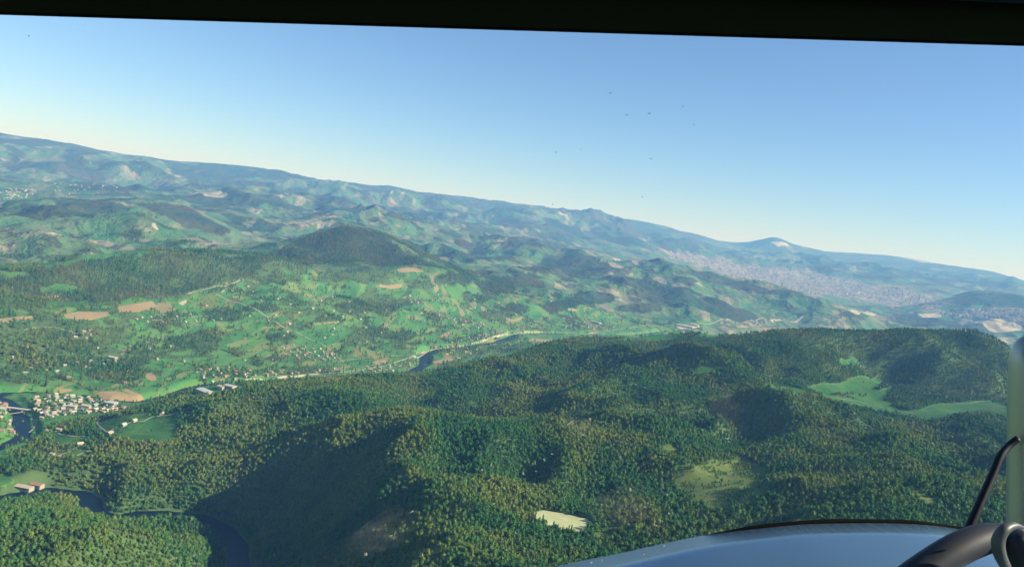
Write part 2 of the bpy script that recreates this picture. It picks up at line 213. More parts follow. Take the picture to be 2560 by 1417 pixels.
  [(377, 5106), (459, 5154), (453, 5125), (376, 5062)],
  [(4455, 16001), (5296, 15122), (5078, 12761), (4781, 12650), (4563, 14940), (4275, 15596)],
 ],
 'pale': [
  [(-4010, 9811), (-3738, 9792), (-3375, 9214), (-3381, 8939), (-3503, 8848)],
  [(-2248, 4899), (-2243, 4952), (-2210, 4906), (-2167, 4860), (-2198, 4861)],
  [(1153, 5487), (1335, 5665), (1341, 5558), (1142, 5264)],
  [(1042, 10653), (1310, 10990), (1229, 8174), (1275, 7810), (1267, 8168), (1440, 11136)],
  [(846, 8043), (1040, 7654), (1109, 7575), (930, 7684)],
  [(5089, 8792), (5391, 8835), (5383, 8416), (4715, 7453), (4829, 8156)],
  [(4837, 9583), (5120, 9658), (5163, 9532), (4885, 9460)],
  [(3010, 7144), (4300, 9701), (4401, 9534), (3195, 7316)],
  [(-1243, 3006), (-1258, 3100), (-1242, 3092), (-1214, 2975)],
  [(-3256, 10619), (-3285, 10971), (-3028, 10245), (-3020, 10026)],
  [(-1771, 4604), (-1742, 4628), (-1700, 4581), (-1740, 4568)],
  [(2126, 6556), (2591, 7050), (2583, 7001), (2151, 6526)],
  [(-322, 3116), (-186, 3425), (-176, 3418), (-304, 3112)],
  [(-1109, 1742), (-1120, 1804), (-1095, 1777), (-1081, 1699)],
  [(409, 19254), (727, 17454), (1083, 17354), (811, 17132)],
  [(6971, 22590), (7220, 22512), (7797, 22810), (7120, 22123)],
  [(11409, 23952), (11929, 24177), (12074, 23149), (11578, 23192)],
 ],
 'town': [
  [(2662, 15048), (3311, 16392), (4455, 16001), (5613, 15873), (6420, 14936), (6879, 13188), (5552, 10430), (5131, 9782), (5542, 12071), (4811, 12557), (2502, 8165), (3501, 14309), (2785, 14004)],
  [(5131, 9782), (6061, 9505), (6305, 8896), (5786, 8131), (5531, 8632), (5468, 9340), (5144, 9610)],
 ],
 'field': [
  [(-1234, 1583), (-1146, 1828), (-807, 1791), (-515, 1879), (-328, 2631), (102, 2478), (511, 4300), (646, 2607), (1422, 5804), (626, 5508), (59, 5494), (-427, 4645), (-649, 4563), (-986, 4081), (-1176, 3458), (-1317, 3011), (-1508, 2369), (-1660, 2107)],
 ],
}
ROADS = [
 ([(-1046, 1673), (-1012, 1731), (-938, 1757), (-880, 1782), (-849, 1792), (-800, 1776)], 3.5),
 ([(-982, 1680), (-955, 1654), (-941, 1621), (-933, 1593)], 2.2),
 ([(-741, 1526), (-737, 1549), (-727, 1558), (-721, 1581), (-703, 1594), (-694, 1618), (-649, 1617)], 2.2),
 ([(-741, 1526), (-781, 1573), (-821, 1641), (-825, 1660)], 2.2),
 ([(-877, 1588), (-824, 1531), (-799, 1513), (-782, 1521)], 2.2),
 ([(-780, 1416), (-770, 1435), (-764, 1458), (-766, 1482)], 2.2),
 ([(-746, 1426), (-740, 1443), (-731, 1450)], 2.0),
 ([(-400, 2737), (-321, 2987), (-285, 3222), (-184, 3410), (-91, 3621), (-4, 3894), (76, 4072), (296, 4324), (483, 4463), (716, 4863), (980, 5254), (1193, 5520), (1550, 5854), (2060, 6561), (2530, 7065)], 5.5),
 ([(-400, 2737), (-497, 2543), (-590, 2405), (-643, 2340), (-730, 2248), (-759, 2139)], 4),
 ([(-321, 2987), (-495, 2793), (-553, 2671)], 2.5),
 ([(-42, 3798), (-100, 3981), (-233, 3978), (-353, 3930), (-470, 4024)], 3),
 ([(-531, 2695), (-623, 2844), (-702, 2918), (-852, 3011), (-957, 3089), (-1134, 3178), (-1176, 3199)], 3),
 ([(-1186, 2670), (-1128, 2791), (-1091, 2913), (-1041, 2941)], 2.5),
 ([(-1376, 2277), (-1340, 2354), (-1251, 2346), (-1228, 2416)], 2.5),
 ([(-1267, 3147), (-1231, 3256), (-1165, 3432)], 2.5),
 ([(808, 1973), (909, 1995), (965, 1961), (1004, 1903)], 2.2),
 ([(1204, 2134), (1229, 2100), (1300, 2134)], 2),
 ([(-278, 2894), (-209, 2931), (-151, 3166), (-26, 3239)], 3),
]
HAMLETS = ['in the village inside the river bend', 'on the river bank across from the bridge', 'beside the lane below the river bend village', 'among the valley fields by the long shed', 'in the hamlet up the valley fields', 'along the main valley road', 'at the far bend of the river', 'along the road towards the town', 'on the lane climbing the far slope', 'scattered over the high fields', 'beside the forest edge on the upper slope', 'near the tan ploughed fields', 'scattered in the fields above the river', 'in the scattered farmsteads of the lower fields', 'in the scattered farmsteads of the upper slope', 'in the scattered farmsteads beyond the river', 'on the river flats', 'beside the forest clearing track']
HOUSES = [
 (-860.6,1798.8,4.26,1,4,0),(-968.2,1773.6,4.49,2,0,0),(-1005.9,1779.8,2.64,1,4,0),(-851.4,1769.8,2.63,2,2,0),(-940.4,1836.8,2.53,0,3,0),(-1049.9,1808.3,2.59,3,1,0),
 (-844.8,1730.9,2.57,2,2,0),(-954.6,1725.2,4.25,0,2,0),(-983.0,1867.3,4.46,0,1,0),(-985.1,1712.4,2.32,3,4,0),(-862.8,1732.8,3.5,3,3,0),(-936.8,1796.7,4.12,1,4,0),
 (-1004.4,1852.1,3.96,2,0,0),(-889.9,1827.1,2.21,1,0,0),(-1026.6,1845.3,2.75,2,2,0),(-822.4,1752.1,4.51,0,3,0),(-958.8,1826.1,2.58,2,2,0),(-1025.5,1772.8,2.72,2,0,0),
 (-931.7,1738.1,3.89,3,1,0),(-1015.8,1757.8,2.49,0,3,0),(-878.4,1795.5,2.78,0,0,0),(-1010.3,1818.9,2.74,2,4,0),(-886.2,1757.8,2.92,1,2,0),(-985.2,1793.8,2.23,2,0,0),
 (-913.8,1849.3,4.06,3,2,0),(-894.9,1722.3,3.87,3,0,0),(-950.5,1742.0,2.45,1,4,0),(-1001.7,1722.9,2.9,1,1,0),(-867.2,1753.3,2.51,0,0,0),(-906.7,1796.8,2.67,2,2,0),
 (-953.2,1683.2,4.1,2,1,0),(-961.4,1866.1,2.95,2,0,0),(-932.5,1720.7,4.0,0,3,0),(-911.7,1811.0,3.92,3,2,0),(-917.2,1725.6,2.61,1,2,0),(-899.5,1738.9,2.4,2,2,0),
 (-968.9,1849.6,4.24,2,2,0),(-925.7,1860.8,2.84,0,1,0),(-975.7,1754.0,4.19,1,4,0),(-942.1,1777.2,4.13,2,0,0),(-1023.5,1799.6,2.52,3,0,0),(-978.8,1732.4,4.31,0,2,0),
 (-929.4,1825.7,2.12,0,4,0),(-1042.9,1790.6,3.95,1,0,0),(-958.4,1785.6,4.18,2,0,0),(-941.4,1692.2,2.52,1,1,0),(-1006.1,1872.9,4.06,1,3,0),(-1000.7,1757.1,4.28,0,0,0),
 (-910.6,1711.2,2.26,1,3,0),(-913.4,1833.4,3.92,3,4,0),(-949.4,1809.4,2.31,1,0,0),(-873.5,1772.2,2.75,2,0,0),(-826.0,1728.0,4.02,0,3,0),(-907.8,1751.5,4.26,1,2,0),
 (-980.1,1819.1,4.0,2,1,0),(-949.8,1708.0,2.55,3,1,0),(-1025.6,1815.0,3.94,2,2,0),(-965.3,1701.3,4.34,1,1,0),(-827.9,1768.0,2.26,3,3,0),(-958.6,1760.0,2.66,3,2,0),
 (-920.7,1789.7,4.21,0,4,0),(-999.4,1834.3,3.93,0,4,0),(-951.3,1849.6,4.28,2,2,0),(-837.2,1744.0,2.31,1,1,0),(-889.1,1806.4,2.69,2,1,0),(-1022.0,1830.1,4.23,0,2,0),
 (-1002.6,1803.6,3.86,3,2,0),(-964.6,1811.1,4.4,2,2,0),(-941.1,1863.9,4.13,1,2,0),(-989.7,1849.8,2.35,2,0,0),(-983.8,1766.6,3.95,2,1,0),(-872.7,1814.7,2.34,3,4,0),
 (-970.2,1716.7,4.0,2,3,0),(-878.3,1741.8,3.92,3,3,0),(-1037.0,1833.4,4.3,2,3,0),(-880.1,1718.3,2.61,2,1,0),(-921.6,1698.1,4.01,1,2,0),(-847.7,1754.6,4.14,0,2,0),
 (-844.9,1713.5,4.38,3,1,0),(-1008.6,1742.5,4.5,1,2,0),(-963.7,1554.1,1.87,3,3,1),(-987.3,1611.7,0.4,2,0,1),(-1027.6,1646.8,1.85,1,4,1),(-969.5,1587.5,1.45,2,0,1),
 (-995.3,1573.3,1.92,0,0,1),(-1011.4,1619.1,-0.07,0,1,1),(-1088.5,1718.5,1.5,0,3,1),(-960.3,1524.1,1.92,0,2,1),(-1070.2,1684.7,1.67,3,1,1),(-1048.4,1650.5,1.95,3,4,1),
 (-1102.1,1749.9,0.2,2,0,1),(-1035.3,1672.1,0.19,3,0,1),(-1051.0,1689.3,1.74,1,2,1),(-1067.6,1715.1,0.22,3,2,1),(-1004.5,1596.9,-0.2,0,0,1),(-1079.5,1736.8,1.82,0,2,1),
 (-983.2,1555.8,0.45,0,4,1),(-954.7,1572.8,1.74,2,3,1),(-953.6,1504.1,1.76,1,0,1),(-1030.3,1623.1,0.37,3,2,1),(-1003.0,1637.5,0.26,1,4,1),(-977.1,1534.9,0.74,2,1,1),
 (-950.1,1682.6,3.32,3,4,2),(-947.8,1658.9,1.55,0,1,2),(-935.4,1689.9,1.37,3,2,2),(-966.8,1686.6,3.01,0,2,2),(-943.2,1714.2,1.55,3,2,2),(-936.1,1673.1,1.48,1,4,2),
 (-623.1,2384.8,2.82,0,0,3),(-801.2,2285.5,1.16,3,1,3),(-647.9,2373.5,1.21,1,2,3),(-793.3,2204.3,2.91,0,1,3),(-830.0,2333.3,2.55,2,3,3),(-773.8,2348.8,0.88,3,4,3),
 (-819.0,2201.5,2.91,0,0,3),(-566.3,2457.9,1.42,0,4,3),(-812.2,2251.9,2.88,0,0,3),(-560.6,2331.2,1.0,1,4,3),(-533.1,2556.3,3.06,0,4,3),(-842.6,2275.6,2.74,0,3,3),
 (-580.4,2312.4,1.15,1,1,3),(-796.4,2330.8,2.47,3,0,3),(-815.5,2310.1,2.74,3,2,3),(-864.3,2295.4,1.01,2,0,3),(-735.4,2320.3,0.78,1,3,3),(-772.2,2248.2,2.61,1,3,3),
 (-680.7,2373.4,1.24,1,2,3),(-708.0,2304.5,0.86,2,3,3),(-550.7,2535.5,2.35,2,3,3),(-541.0,2496.0,1.16,1,1,3),(-796.4,2233.0,0.93,3,4,3),(-704.8,2345.8,0.89,0,1,3),
 (-734.0,2296.5,2.82,0,2,3),(-770.4,2320.7,1.07,2,4,3),(-756.4,2283.3,2.74,2,3,3),(-610.9,2294.8,1.26,0,1,3),(-537.7,2455.1,2.63,3,3,3),(-840.0,2304.7,2.43,2,1,3),
 (-746.2,2248.1,2.62,2,3,3),(-562.6,2423.7,2.72,3,4,3),(-628.7,2341.4,3.21,1,2,3),(-679.2,2323.2,1.23,2,4,3),(-739.0,2347.6,2.98,2,1,3),(-659.5,2341.2,1.19,2,2,3),
 (-592.8,2383.8,2.55,0,3,3),(-836.7,2247.6,2.74,3,4,3),(-552.5,2358.3,1.19,3,3,3),(-721.3,2273.5,2.68,0,4,3),(-739.5,2171.5,2.61,0,0,3),(-609.2,2405.6,1.04,2,0,3),
 (-774.4,2219.4,2.72,0,1,3),(-515.3,2538.5,1.1,2,2,3),(-826.4,2225.9,1.12,2,2,3),(-566.8,2498.1,2.57,2,3,3),(-664.7,2682.6,2.76,0,3,4),(-626.2,2781.2,3.13,3,4,4),
 (-649.5,2755.0,2.93,0,4,4),(-732.3,2776.0,1.58,0,4,4),(-684.6,2650.5,2.97,2,2,4),(-641.1,2657.3,1.36,3,4,4),(-623.9,2705.0,2.85,2,4,4),(-662.7,2787.0,1.25,2,1,4),
 (-687.9,2705.5,1.29,0,0,4),(-696.8,2796.0,1.17,1,0,4),(-745.3,2711.6,2.91,0,4,4),(-595.6,2779.8,2.58,1,3,4),(-617.3,2637.0,1.13,3,3,4),(-713.0,2636.7,1.37,1,0,4),
 (-663.7,2707.1,2.82,0,3,4),(-597.3,2726.4,3.02,3,1,4),(-746.1,2663.5,3.17,0,4,4),(-604.3,2684.7,1.38,3,3,4),(-688.3,2753.2,1.42,2,0,4),(-719.7,2696.1,1.19,0,1,4),
 (-617.5,2755.1,2.86,2,3,4),(-706.9,2738.3,0.81,1,2,4),(-642.9,2806.2,2.7,2,1,4),(-706.9,2672.2,1.39,3,4,4),(-585.0,2702.9,1.18,0,1,4),(-565.6,2769.5,2.88,3,2,4),
 (-639.0,2681.4,1.39,1,3,4),(-669.5,2630.4,2.81,3,3,4),(-742.2,2745.3,3.48,2,4,4),(-658.3,2731.0,1.54,1,0,4),(-589.5,2755.7,2.98,2,1,4),(-766.9,2698.3,1.31,0,3,4),
 (-591.3,2658.2,1.48,2,1,4),(-573.3,2728.0,2.81,0,3,4),(42.6,4032.5,3.4,0,3,5),(-85.2,3706.8,1.65,2,2,5),(-75.0,3731.5,3.07,3,2,5),(-265.4,3295.5,3.32,0,1,5),
 (-61.3,3758.7,3.05,3,1,5),(-176.9,3532.3,3.25,3,3,5),(4.4,3961.7,0.93,0,0,5),(-3.1,3934.5,3.67,0,4,5),(-199.6,3444.1,1.73,1,4,5),(-57.6,3793.4,1.17,1,3,5),
 (-143.8,3540.7,1.43,0,0,5),(-236.0,3340.4,1.15,2,0,5),(-158.7,3571.9,1.36,0,4,5),(-195.8,3415.1,3.36,1,3,5),(-116.3,3627.7,1.56,1,4,5),(67.5,4115.8,1.57,0,4,5),
 (-91.2,3750.0,1.9,0,2,5),(-159.9,3503.4,3.07,0,3,5),(-222.1,3400.0,2.99,1,4,5),(-120.9,3676.2,3.18,1,1,5),(-98.1,3666.7,3.25,1,3,5),(-324.0,3061.0,1.66,0,4,5),
 (-202.8,3484.4,2.02,1,1,5),(92.1,4136.8,1.57,0,4,5),(-17.9,3915.7,1.86,2,0,5),(-328.9,3033.1,3.17,2,0,5),(58.3,4084.0,1.58,1,2,5),(-28.7,3881.3,1.51,2,1,5),
 (-114.5,3700.4,1.6,2,0,5),(-309.1,3146.6,1.87,3,1,5),(-159.1,3598.6,3.02,1,2,5),(-32.9,3846.2,3.33,0,4,5),(22.8,3993.4,1.52,2,0,5),(-319.9,3094.9,1.65,1,4,5),
 (-99.9,3726.1,3.32,2,2,5),(-144.7,3630.7,3.47,0,2,5),(-122.8,3593.9,3.06,1,2,5),(-188.3,3505.7,2.85,3,0,5),(-239.5,3370.2,3.36,1,4,5),(-275.2,3272.9,1.78,2,2,5),
 (-447.7,2603.5,3.09,3,4,6),(-406.9,2774.1,1.44,0,1,6),(-328.4,2889.6,1.66,1,3,6),(-320.5,2812.3,3.13,1,1,6),(-373.4,2712.5,1.71,1,4,6),(-419.4,2669.2,1.73,2,0,6),
 (-356.4,2818.0,3.26,3,1,6),(-410.0,2615.3,3.1,0,2,6),(-348.7,2784.4,1.41,3,4,6),(-380.1,2739.9,2.93,0,2,6),(-361.3,2686.3,2.84,1,0,6),(-347.7,2758.8,1.6,3,1,6),
 (-305.1,2869.7,1.72,0,1,6),(-405.1,2689.4,1.39,1,4,6),(-382.1,2670.7,1.31,3,4,6),(-370.1,2773.1,2.92,0,1,6),(-426.6,2642.2,1.75,1,1,6),(-447.1,2676.0,1.56,1,1,6),
 (-327.5,2841.9,2.92,0,3,6),(-422.4,2739.4,1.62,1,0,6),(-432.9,2708.2,1.37,0,1,6),(-396.3,2637.9,1.75,2,1,6),(593.0,4705.1,2.28,3,2,7),(496.4,4962.0,4.31,3,4,7),
 (529.5,4689.2,2.44,0,3,7),(319.9,4588.9,4.36,1,0,7),(698.0,5001.1,3.97,1,2,7),(661.4,4891.2,2.31,3,2,7),(371.4,4874.2,2.91,1,2,7),(602.0,4840.4,2.45,2,3,7),
 (391.3,4468.5,2.9,2,4,7),(471.0,4893.5,2.68,2,2,7),(285.0,4608.0,4.15,2,1,7),(339.5,4784.1,4.08,0,0,7),(562.6,4860.8,3.92,1,1,7),(468.9,4822.6,4.34,1,3,7),
 (285.0,4556.2,2.63,1,3,7),(536.5,4891.8,2.76,0,3,7),(601.2,4994.2,2.75,2,2,7),(304.5,4362.6,4.04,0,4,7),(382.3,4711.0,4.43,0,3,7),(646.3,4979.3,4.41,2,3,7),
 (400.1,4590.8,3.83,3,0,7),(598.4,4745.6,3.99,2,3,7),(606.6,4958.7,4.02,0,2,7),(508.7,4811.2,4.16,0,0,7),(547.5,4833.9,2.56,3,1,7),(336.8,4534.5,2.29,1,2,7),
 (508.8,4641.3,2.33,1,2,7),(478.3,4774.2,4.12,3,3,7),(483.0,4695.1,2.43,1,0,7),(575.3,4889.7,3.69,1,1,7),(-482.7,3943.8,2.79,1,4,8),(-245.7,3891.7,2.19,0,3,8),
 (-134.6,3886.3,2.6,2,4,8),(-211.9,3883.7,2.39,1,1,8),(-128.9,3942.3,0.64,1,3,8),(-406.4,3882.2,2.3,3,3,8),(-443.8,3928.0,0.95,3,4,8),(-507.5,4053.3,2.54,1,0,8),
 (-528.5,4012.1,2.23,3,1,8),(-383.9,3933.4,0.75,3,4,8),(-204.4,3969.7,2.48,1,1,8),(-496.7,3998.1,0.81,2,3,8),(-341.2,3951.9,0.75,1,3,8),(-470.7,4007.2,2.39,1,1,8),
 (-374.0,3900.0,2.19,0,1,8),(-233.6,3998.3,0.96,2,4,8),(-176.2,4004.1,1.92,2,3,8),(-147.2,3916.1,0.71,3,4,8),(-513.1,3969.2,1.04,3,3,8),(-165.5,3956.1,2.85,3,0,8),
 (-259.1,3981.4,2.72,3,1,8),(-323.5,3875.9,0.77,1,3,8),(-290.7,3929.4,1.04,1,4,8),(-219.4,3939.2,0.84,0,3,8),(-116.3,4006.8,2.49,2,3,8),(-260.7,3935.1,2.47,0,2,8),
 (-335.1,3902.1,1.2,2,2,8),(-148.2,4008.9,0.91,3,3,8),(-450.7,3956.9,2.43,1,1,8),(-114.3,3970.2,2.55,3,0,8),(-1182.4,2629.1,3.25,3,2,9),(-1183.5,2725.2,4.27,3,4,9),
 (-1083.0,2847.3,4.44,3,1,9),(-1141.7,2739.2,4.67,3,0,9),(-1154.8,2789.1,4.01,2,3,9),(-1089.4,2796.0,4.38,1,0,9),(-1155.6,2684.0,4.46,3,4,9),(-1036.4,2893.2,2.78,2,4,9),
 (-1127.1,2840.2,4.52,1,4,9),(-1105.2,2749.1,2.98,0,2,9),(-1202.8,2695.2,2.9,3,2,9),(-1215.2,2656.3,4.42,0,0,9),(-1213.5,2617.5,4.53,3,2,9),(-1049.6,2857.6,4.57,0,4,9),
 (-1161.5,3225.8,2.27,3,1,10),(-1108.2,3490.8,0.7,1,4,10),(-1111.9,3312.2,0.79,3,4,10),(-1154.8,3438.8,0.5,2,4,10),(-1170.6,3335.0,0.56,0,3,10),(-1091.0,3391.0,0.64,2,3,10),
 (-1157.9,3374.7,0.42,3,2,10),(-1108.9,3352.7,0.69,3,2,10),(-1143.5,3292.7,1.62,0,0,10),(-1169.6,3263.1,0.58,2,0,10),(-1199.5,3371.0,2.03,0,3,10),(-1123.0,3421.9,2.26,0,0,10),
 (-1247.4,2318.0,2.08,3,2,11),(-1227.3,2361.6,0.61,0,1,11),(-1253.1,2371.6,2.16,0,4,11),(-1247.7,2398.9,2.53,1,3,11),(-1223.9,2334.1,2.35,0,4,11),(-1265.7,2337.8,0.41,3,0,11),
 (-1147.7,2155.0,1.8,2,4,12),(-1161.1,2115.7,2.2,0,2,12),(-1179.6,2077.0,0.17,3,4,12),(-1086.9,2237.8,0.71,2,1,12),(-1165.2,2037.7,1.51,0,0,12),(-1134.8,2197.7,0.54,2,2,12),
 (-1096.5,2192.7,0.32,3,2,12),(-1204.7,2037.3,1.61,2,1,12),(-1114.2,2135.3,0.65,0,3,12),(-726.9,2540.2,4.67,3,4,13),(-1186.5,1988.0,5.06,1,4,13),(-806.5,2364.3,3.04,3,3,13),
 (-1005.0,2146.2,3.22,0,4,13),(-1003.3,2318.6,2.99,0,1,13),(-1067.0,2402.5,2.99,0,4,13),(-1294.6,2106.0,2.89,1,4,13),(-857.1,2250.0,4.69,2,4,13),(-947.9,2269.6,4.72,3,3,13),
 (-938.8,2353.7,3.22,2,4,13),(-1035.5,2475.3,3.18,2,1,13),(-795.8,2472.5,3.31,3,2,13),(-1164.8,2284.2,3.19,1,1,13),(-1219.1,2136.6,4.49,2,0,13),(-1028.2,2252.8,3.43,2,1,13),
 (-1082.8,1999.6,4.95,2,1,13),(-1141.6,2044.4,2.66,1,4,13),(-957.4,2034.8,4.83,2,3,13),(-520.4,2921.4,0.8,0,3,14),(-674.9,3283.5,2.68,0,0,14),(-832.1,3188.0,2.31,1,2,14),
 (-793.0,2869.4,2.33,3,0,14),(-941.8,3159.4,0.96,3,1,14),(-823.4,3038.4,2.4,0,2,14),(-759.4,3087.0,0.9,0,0,14),(-620.7,3461.6,0.88,2,0,14),(-716.2,3592.5,2.3,2,3,14),
 (-879.8,3614.0,0.87,3,4,14),(-896.8,3098.0,2.43,1,1,14),(-970.2,3380.9,1.07,0,2,14),(-553.0,3715.6,2.51,0,0,14),(-1006.9,3242.9,1.08,3,1,14),(-655.4,3039.3,2.72,3,0,14),
 (-735.2,3232.9,2.39,0,0,14),(-611.0,3339.9,2.63,1,0,14),(-890.0,3265.3,2.01,2,0,14),(-784.6,3569.4,0.83,1,0,14),(-671.6,3399.4,2.51,1,2,14),(-1108.8,3203.4,0.59,1,1,14),
 (-798.9,3269.5,2.33,2,2,14),(-922.9,3481.7,0.8,3,3,14),(-1159.5,3069.0,2.69,1,3,14),(-494.8,3492.6,1.12,3,1,14),(-809.8,3646.7,0.75,2,3,14),(-809.9,3455.5,2.43,1,4,14),
 (-553.7,3633.8,2.31,3,3,14),(-610.6,3841.4,1.13,3,2,14),(-727.3,3333.1,2.38,0,0,14),(-800.4,2936.0,2.61,1,1,14),(-662.7,3687.7,0.89,0,3,14),(-670.2,3118.2,2.63,2,2,14),
 (-575.3,3168.2,1.25,2,0,14),(-1086.1,3039.9,0.92,3,1,14),(-959.6,3313.5,2.51,1,2,14),(-669.2,2973.1,2.43,1,1,14),(-900.7,3022.6,0.73,1,1,14),(-514.1,3564.5,0.87,3,1,14),
 (-685.8,3837.8,0.58,3,4,14),(-569.2,3261.1,2.1,0,4,14),(-771.2,3735.8,2.47,2,2,14),(-529.9,3070.2,1.04,2,3,14),(-504.5,3240.3,2.42,1,4,14),(-976.3,3028.7,0.75,0,2,14),
 (78.8,4700.2,0.73,2,2,15),(557.3,5122.2,2.2,2,0,15),(107.6,4999.7,2.0,3,2,15),(-383.1,3711.7,0.79,0,0,15),(333.5,4468.7,1.92,0,3,15),(20.9,5096.5,1.7,3,0,15),
 (-253.1,3582.5,1.98,3,2,15),(413.7,4783.9,2.04,2,4,15),(153.6,4480.6,1.91,2,0,15),(526.8,5206.3,2.0,0,1,15),(34.3,5030.5,1.05,3,1,15),(241.5,4868.4,2.25,0,0,15),
 (0.5,4278.3,1.89,1,4,15),(-311.0,4000.6,0.79,3,1,15),(537.1,4810.0,0.55,0,0,15),(264.3,5130.0,2.3,2,2,15),(-60.7,3896.0,0.35,0,1,15),(299.7,4813.2,0.83,1,1,15),
 (116.6,4399.0,0.55,3,1,15),(259.1,4449.4,0.67,2,2,15),(-215.7,3725.8,0.46,3,0,15),(198.6,4734.1,0.64,1,4,15),(-128.4,4021.1,2.12,1,1,15),(343.8,4875.7,2.17,0,4,15),
 (96.6,4817.4,0.39,3,4,15),(137.4,4300.9,2.21,2,0,15),(645.7,4854.0,2.04,3,0,15),(-71.5,5137.2,1.92,1,4,15),(455.4,4673.6,1.87,0,3,15),(-25.4,4554.9,0.37,1,2,15),
 (-97.0,4525.9,0.45,2,3,15),(508.6,5026.4,2.08,1,4,15),(-140.9,4939.1,2.22,2,1,15),(-358.4,4354.1,2.29,1,1,15),(-23.5,4036.3,0.64,3,0,15),(-128.4,4787.9,0.54,0,3,15),
 (-77.5,4244.2,2.14,0,4,15),(582.6,4892.9,1.76,3,1,15),(-466.5,3960.5,0.25,3,2,15),(203.1,4541.3,0.73,1,2,15),(9.1,4197.9,0.53,2,0,15),(-392.6,4051.0,0.87,2,1,15),
 (-180.7,4569.5,2.04,2,4,15),(275.8,5061.0,0.54,3,2,15),(-192.8,3996.3,0.68,1,4,15),(-410.4,3809.7,2.19,1,0,15),(415.5,5002.9,0.58,0,0,15),(519.4,4914.3,0.17,2,1,15),
 (-320.5,3855.6,0.45,2,3,15),(111.7,5127.6,0.64,3,3,15),(391.0,4548.7,0.72,0,1,15),(-181.8,4357.0,2.19,3,2,15),(-67.2,4667.7,0.55,2,0,15),(-362.5,4223.1,0.04,2,1,15),
 (-195.2,4456.4,1.86,2,4,15),(376.0,4678.5,2.05,0,4,15),(-386.9,4286.2,2.27,2,1,15),(137.5,4607.8,2.0,3,2,15),(-53.3,4165.1,1.98,3,0,15),(257.3,4691.2,2.68,0,1,15),
 (168.5,3805.5,0.11,3,0,16),(82.2,3776.1,0.9,3,2,16),(-151.6,3216.6,2.07,1,0,16),(-70.2,3190.1,2.41,3,4,16),(262.0,3948.3,0.43,0,3,16),(381.5,4132.0,0.57,1,0,16),
 (29.2,3565.8,2.16,0,0,16),(-133.9,3077.8,0.87,0,3,16),(-125.8,3164.4,2.14,2,1,16),(-53.1,3470.2,2.31,2,1,16),(207.4,3780.0,1.07,3,4,16),(-106.7,3293.8,2.07,1,2,16),
 (137.0,3705.0,1.93,3,2,16),(260.7,3856.9,0.77,3,0,16),(-32.8,3525.0,1.94,0,1,16),(-1.8,3351.2,0.73,3,3,16),(-214.4,3108.8,2.17,3,0,16),(48.0,3443.4,0.5,2,4,16),
 (-162.6,3040.1,1.85,1,0,16),(-151.9,3326.1,1.07,3,1,16),(-201.5,3152.3,1.94,1,2,16),(494.6,4275.0,0.63,3,4,16),(-34.3,3394.7,0.43,3,3,16),(62.8,3515.2,1.89,3,4,16),
 (-769.9,1417.3,1.77,0,3,17),(-787.2,1422.6,1.25,2,4,17),
]
FARMHOUSES = [(-734.2, 1521.4), (-718.8, 1584.6), (-725.5, 1555.8), (-681.7, 1626.9), (-871.0, 1590.4), (-887.4, 1579.9), (-764.5, 1472.0)]
HALLS = [(-651.5, 1770.7), (-600.3, 1785.4), (-618.6, 1784.1), (-769.3, 1313.9), (-757.4, 1330.2), (-873.1, 1803.4), (1213.0, 5453.0), (548.0, 4917.0), (1302.3, 5574.3), (-1071.5, 1723.7), (-1099.8, 2250.7), (-913.0, 1768.4), (-936.7, 1753.9)]
FAR_VILLAGES = [[(-4748, 7298), (-4765, 7869), (-4484, 7354), (-4577, 7046)], [(-4802, 7991), (-5615, 10763), (-4286, 8559), (-4381, 7426)], [(-247, 10596), (850, 13917), (702, 13491), (-154, 8818)], [(-1829, 9128), (-1682, 13434), (-1295, 10010), (-1614, 8089)], [(1517, 5838), (2547, 7121), (2496, 6956), (1528, 5751)]]
# ---------------------------------------------------------------- terrain maths
def _hash(ix, iy, seed):
    h = (ix.astype(np.int64) * 374761393 + iy.astype(np.int64) * 668265263 + seed * 974711) & 0xffffffff
    h = ((h ^ (h >> 13)) * 1274126177) & 0xffffffff
    h = ((h ^ (h >> 16)) * 2246822519) & 0xffffffff
    return ((h ^ (h >> 15)) & 0xffffff) / float(0x1000000)

def pnoise(x, y, seed=0):
    ix, iy = np.floor(x), np.floor(y)
    fx, fy = x - ix, y - iy
    u = fx*fx*fx*(fx*(fx*6 - 15) + 10); v = fy*fy*fy*(fy*(fy*6 - 15) + 10)
    def g(dx, dy):
        a = _hash(ix + dx, iy + dy, seed)*2*np.pi
        return np.cos(a)*(fx - dx) + np.sin(a)*(fy - dy)
    a = g(0, 0); b = g(1, 0); c = g(0, 1); d = g(1, 1)
    return 1.4*(a + u*(b - a) + v*(c - a + u*(a - b - c + d)))

def fbm(x, y, wl, octs, seed, gain=.5):
    s = 0; a = 1; t = 0
    for o in range(octs):
        s = s + a*pnoise(x/wl + 17.3*o, y/wl - 9.1*o, seed + o); t += a; a *= gain; wl *= .5
    return s/t

def ridged(x, y, wl, octs, seed, gain=.5):
    s = 0; a = 1; t = 0; prev = 1
    for o in range(octs):
        n = 1 - np.abs(pnoise(x/wl + 7.7*o, y/wl + 3.1*o, seed + o))*1.6
        s = s + a*n*prev; prev = np.clip(n, 0, 1); t += a; a *= gain; wl *= .5
    return s/t - .45

def sstep(x, a, b):
    t = np.clip((x - a)/(b - a), 0, 1)
    return t*t*(3 - 2*t)

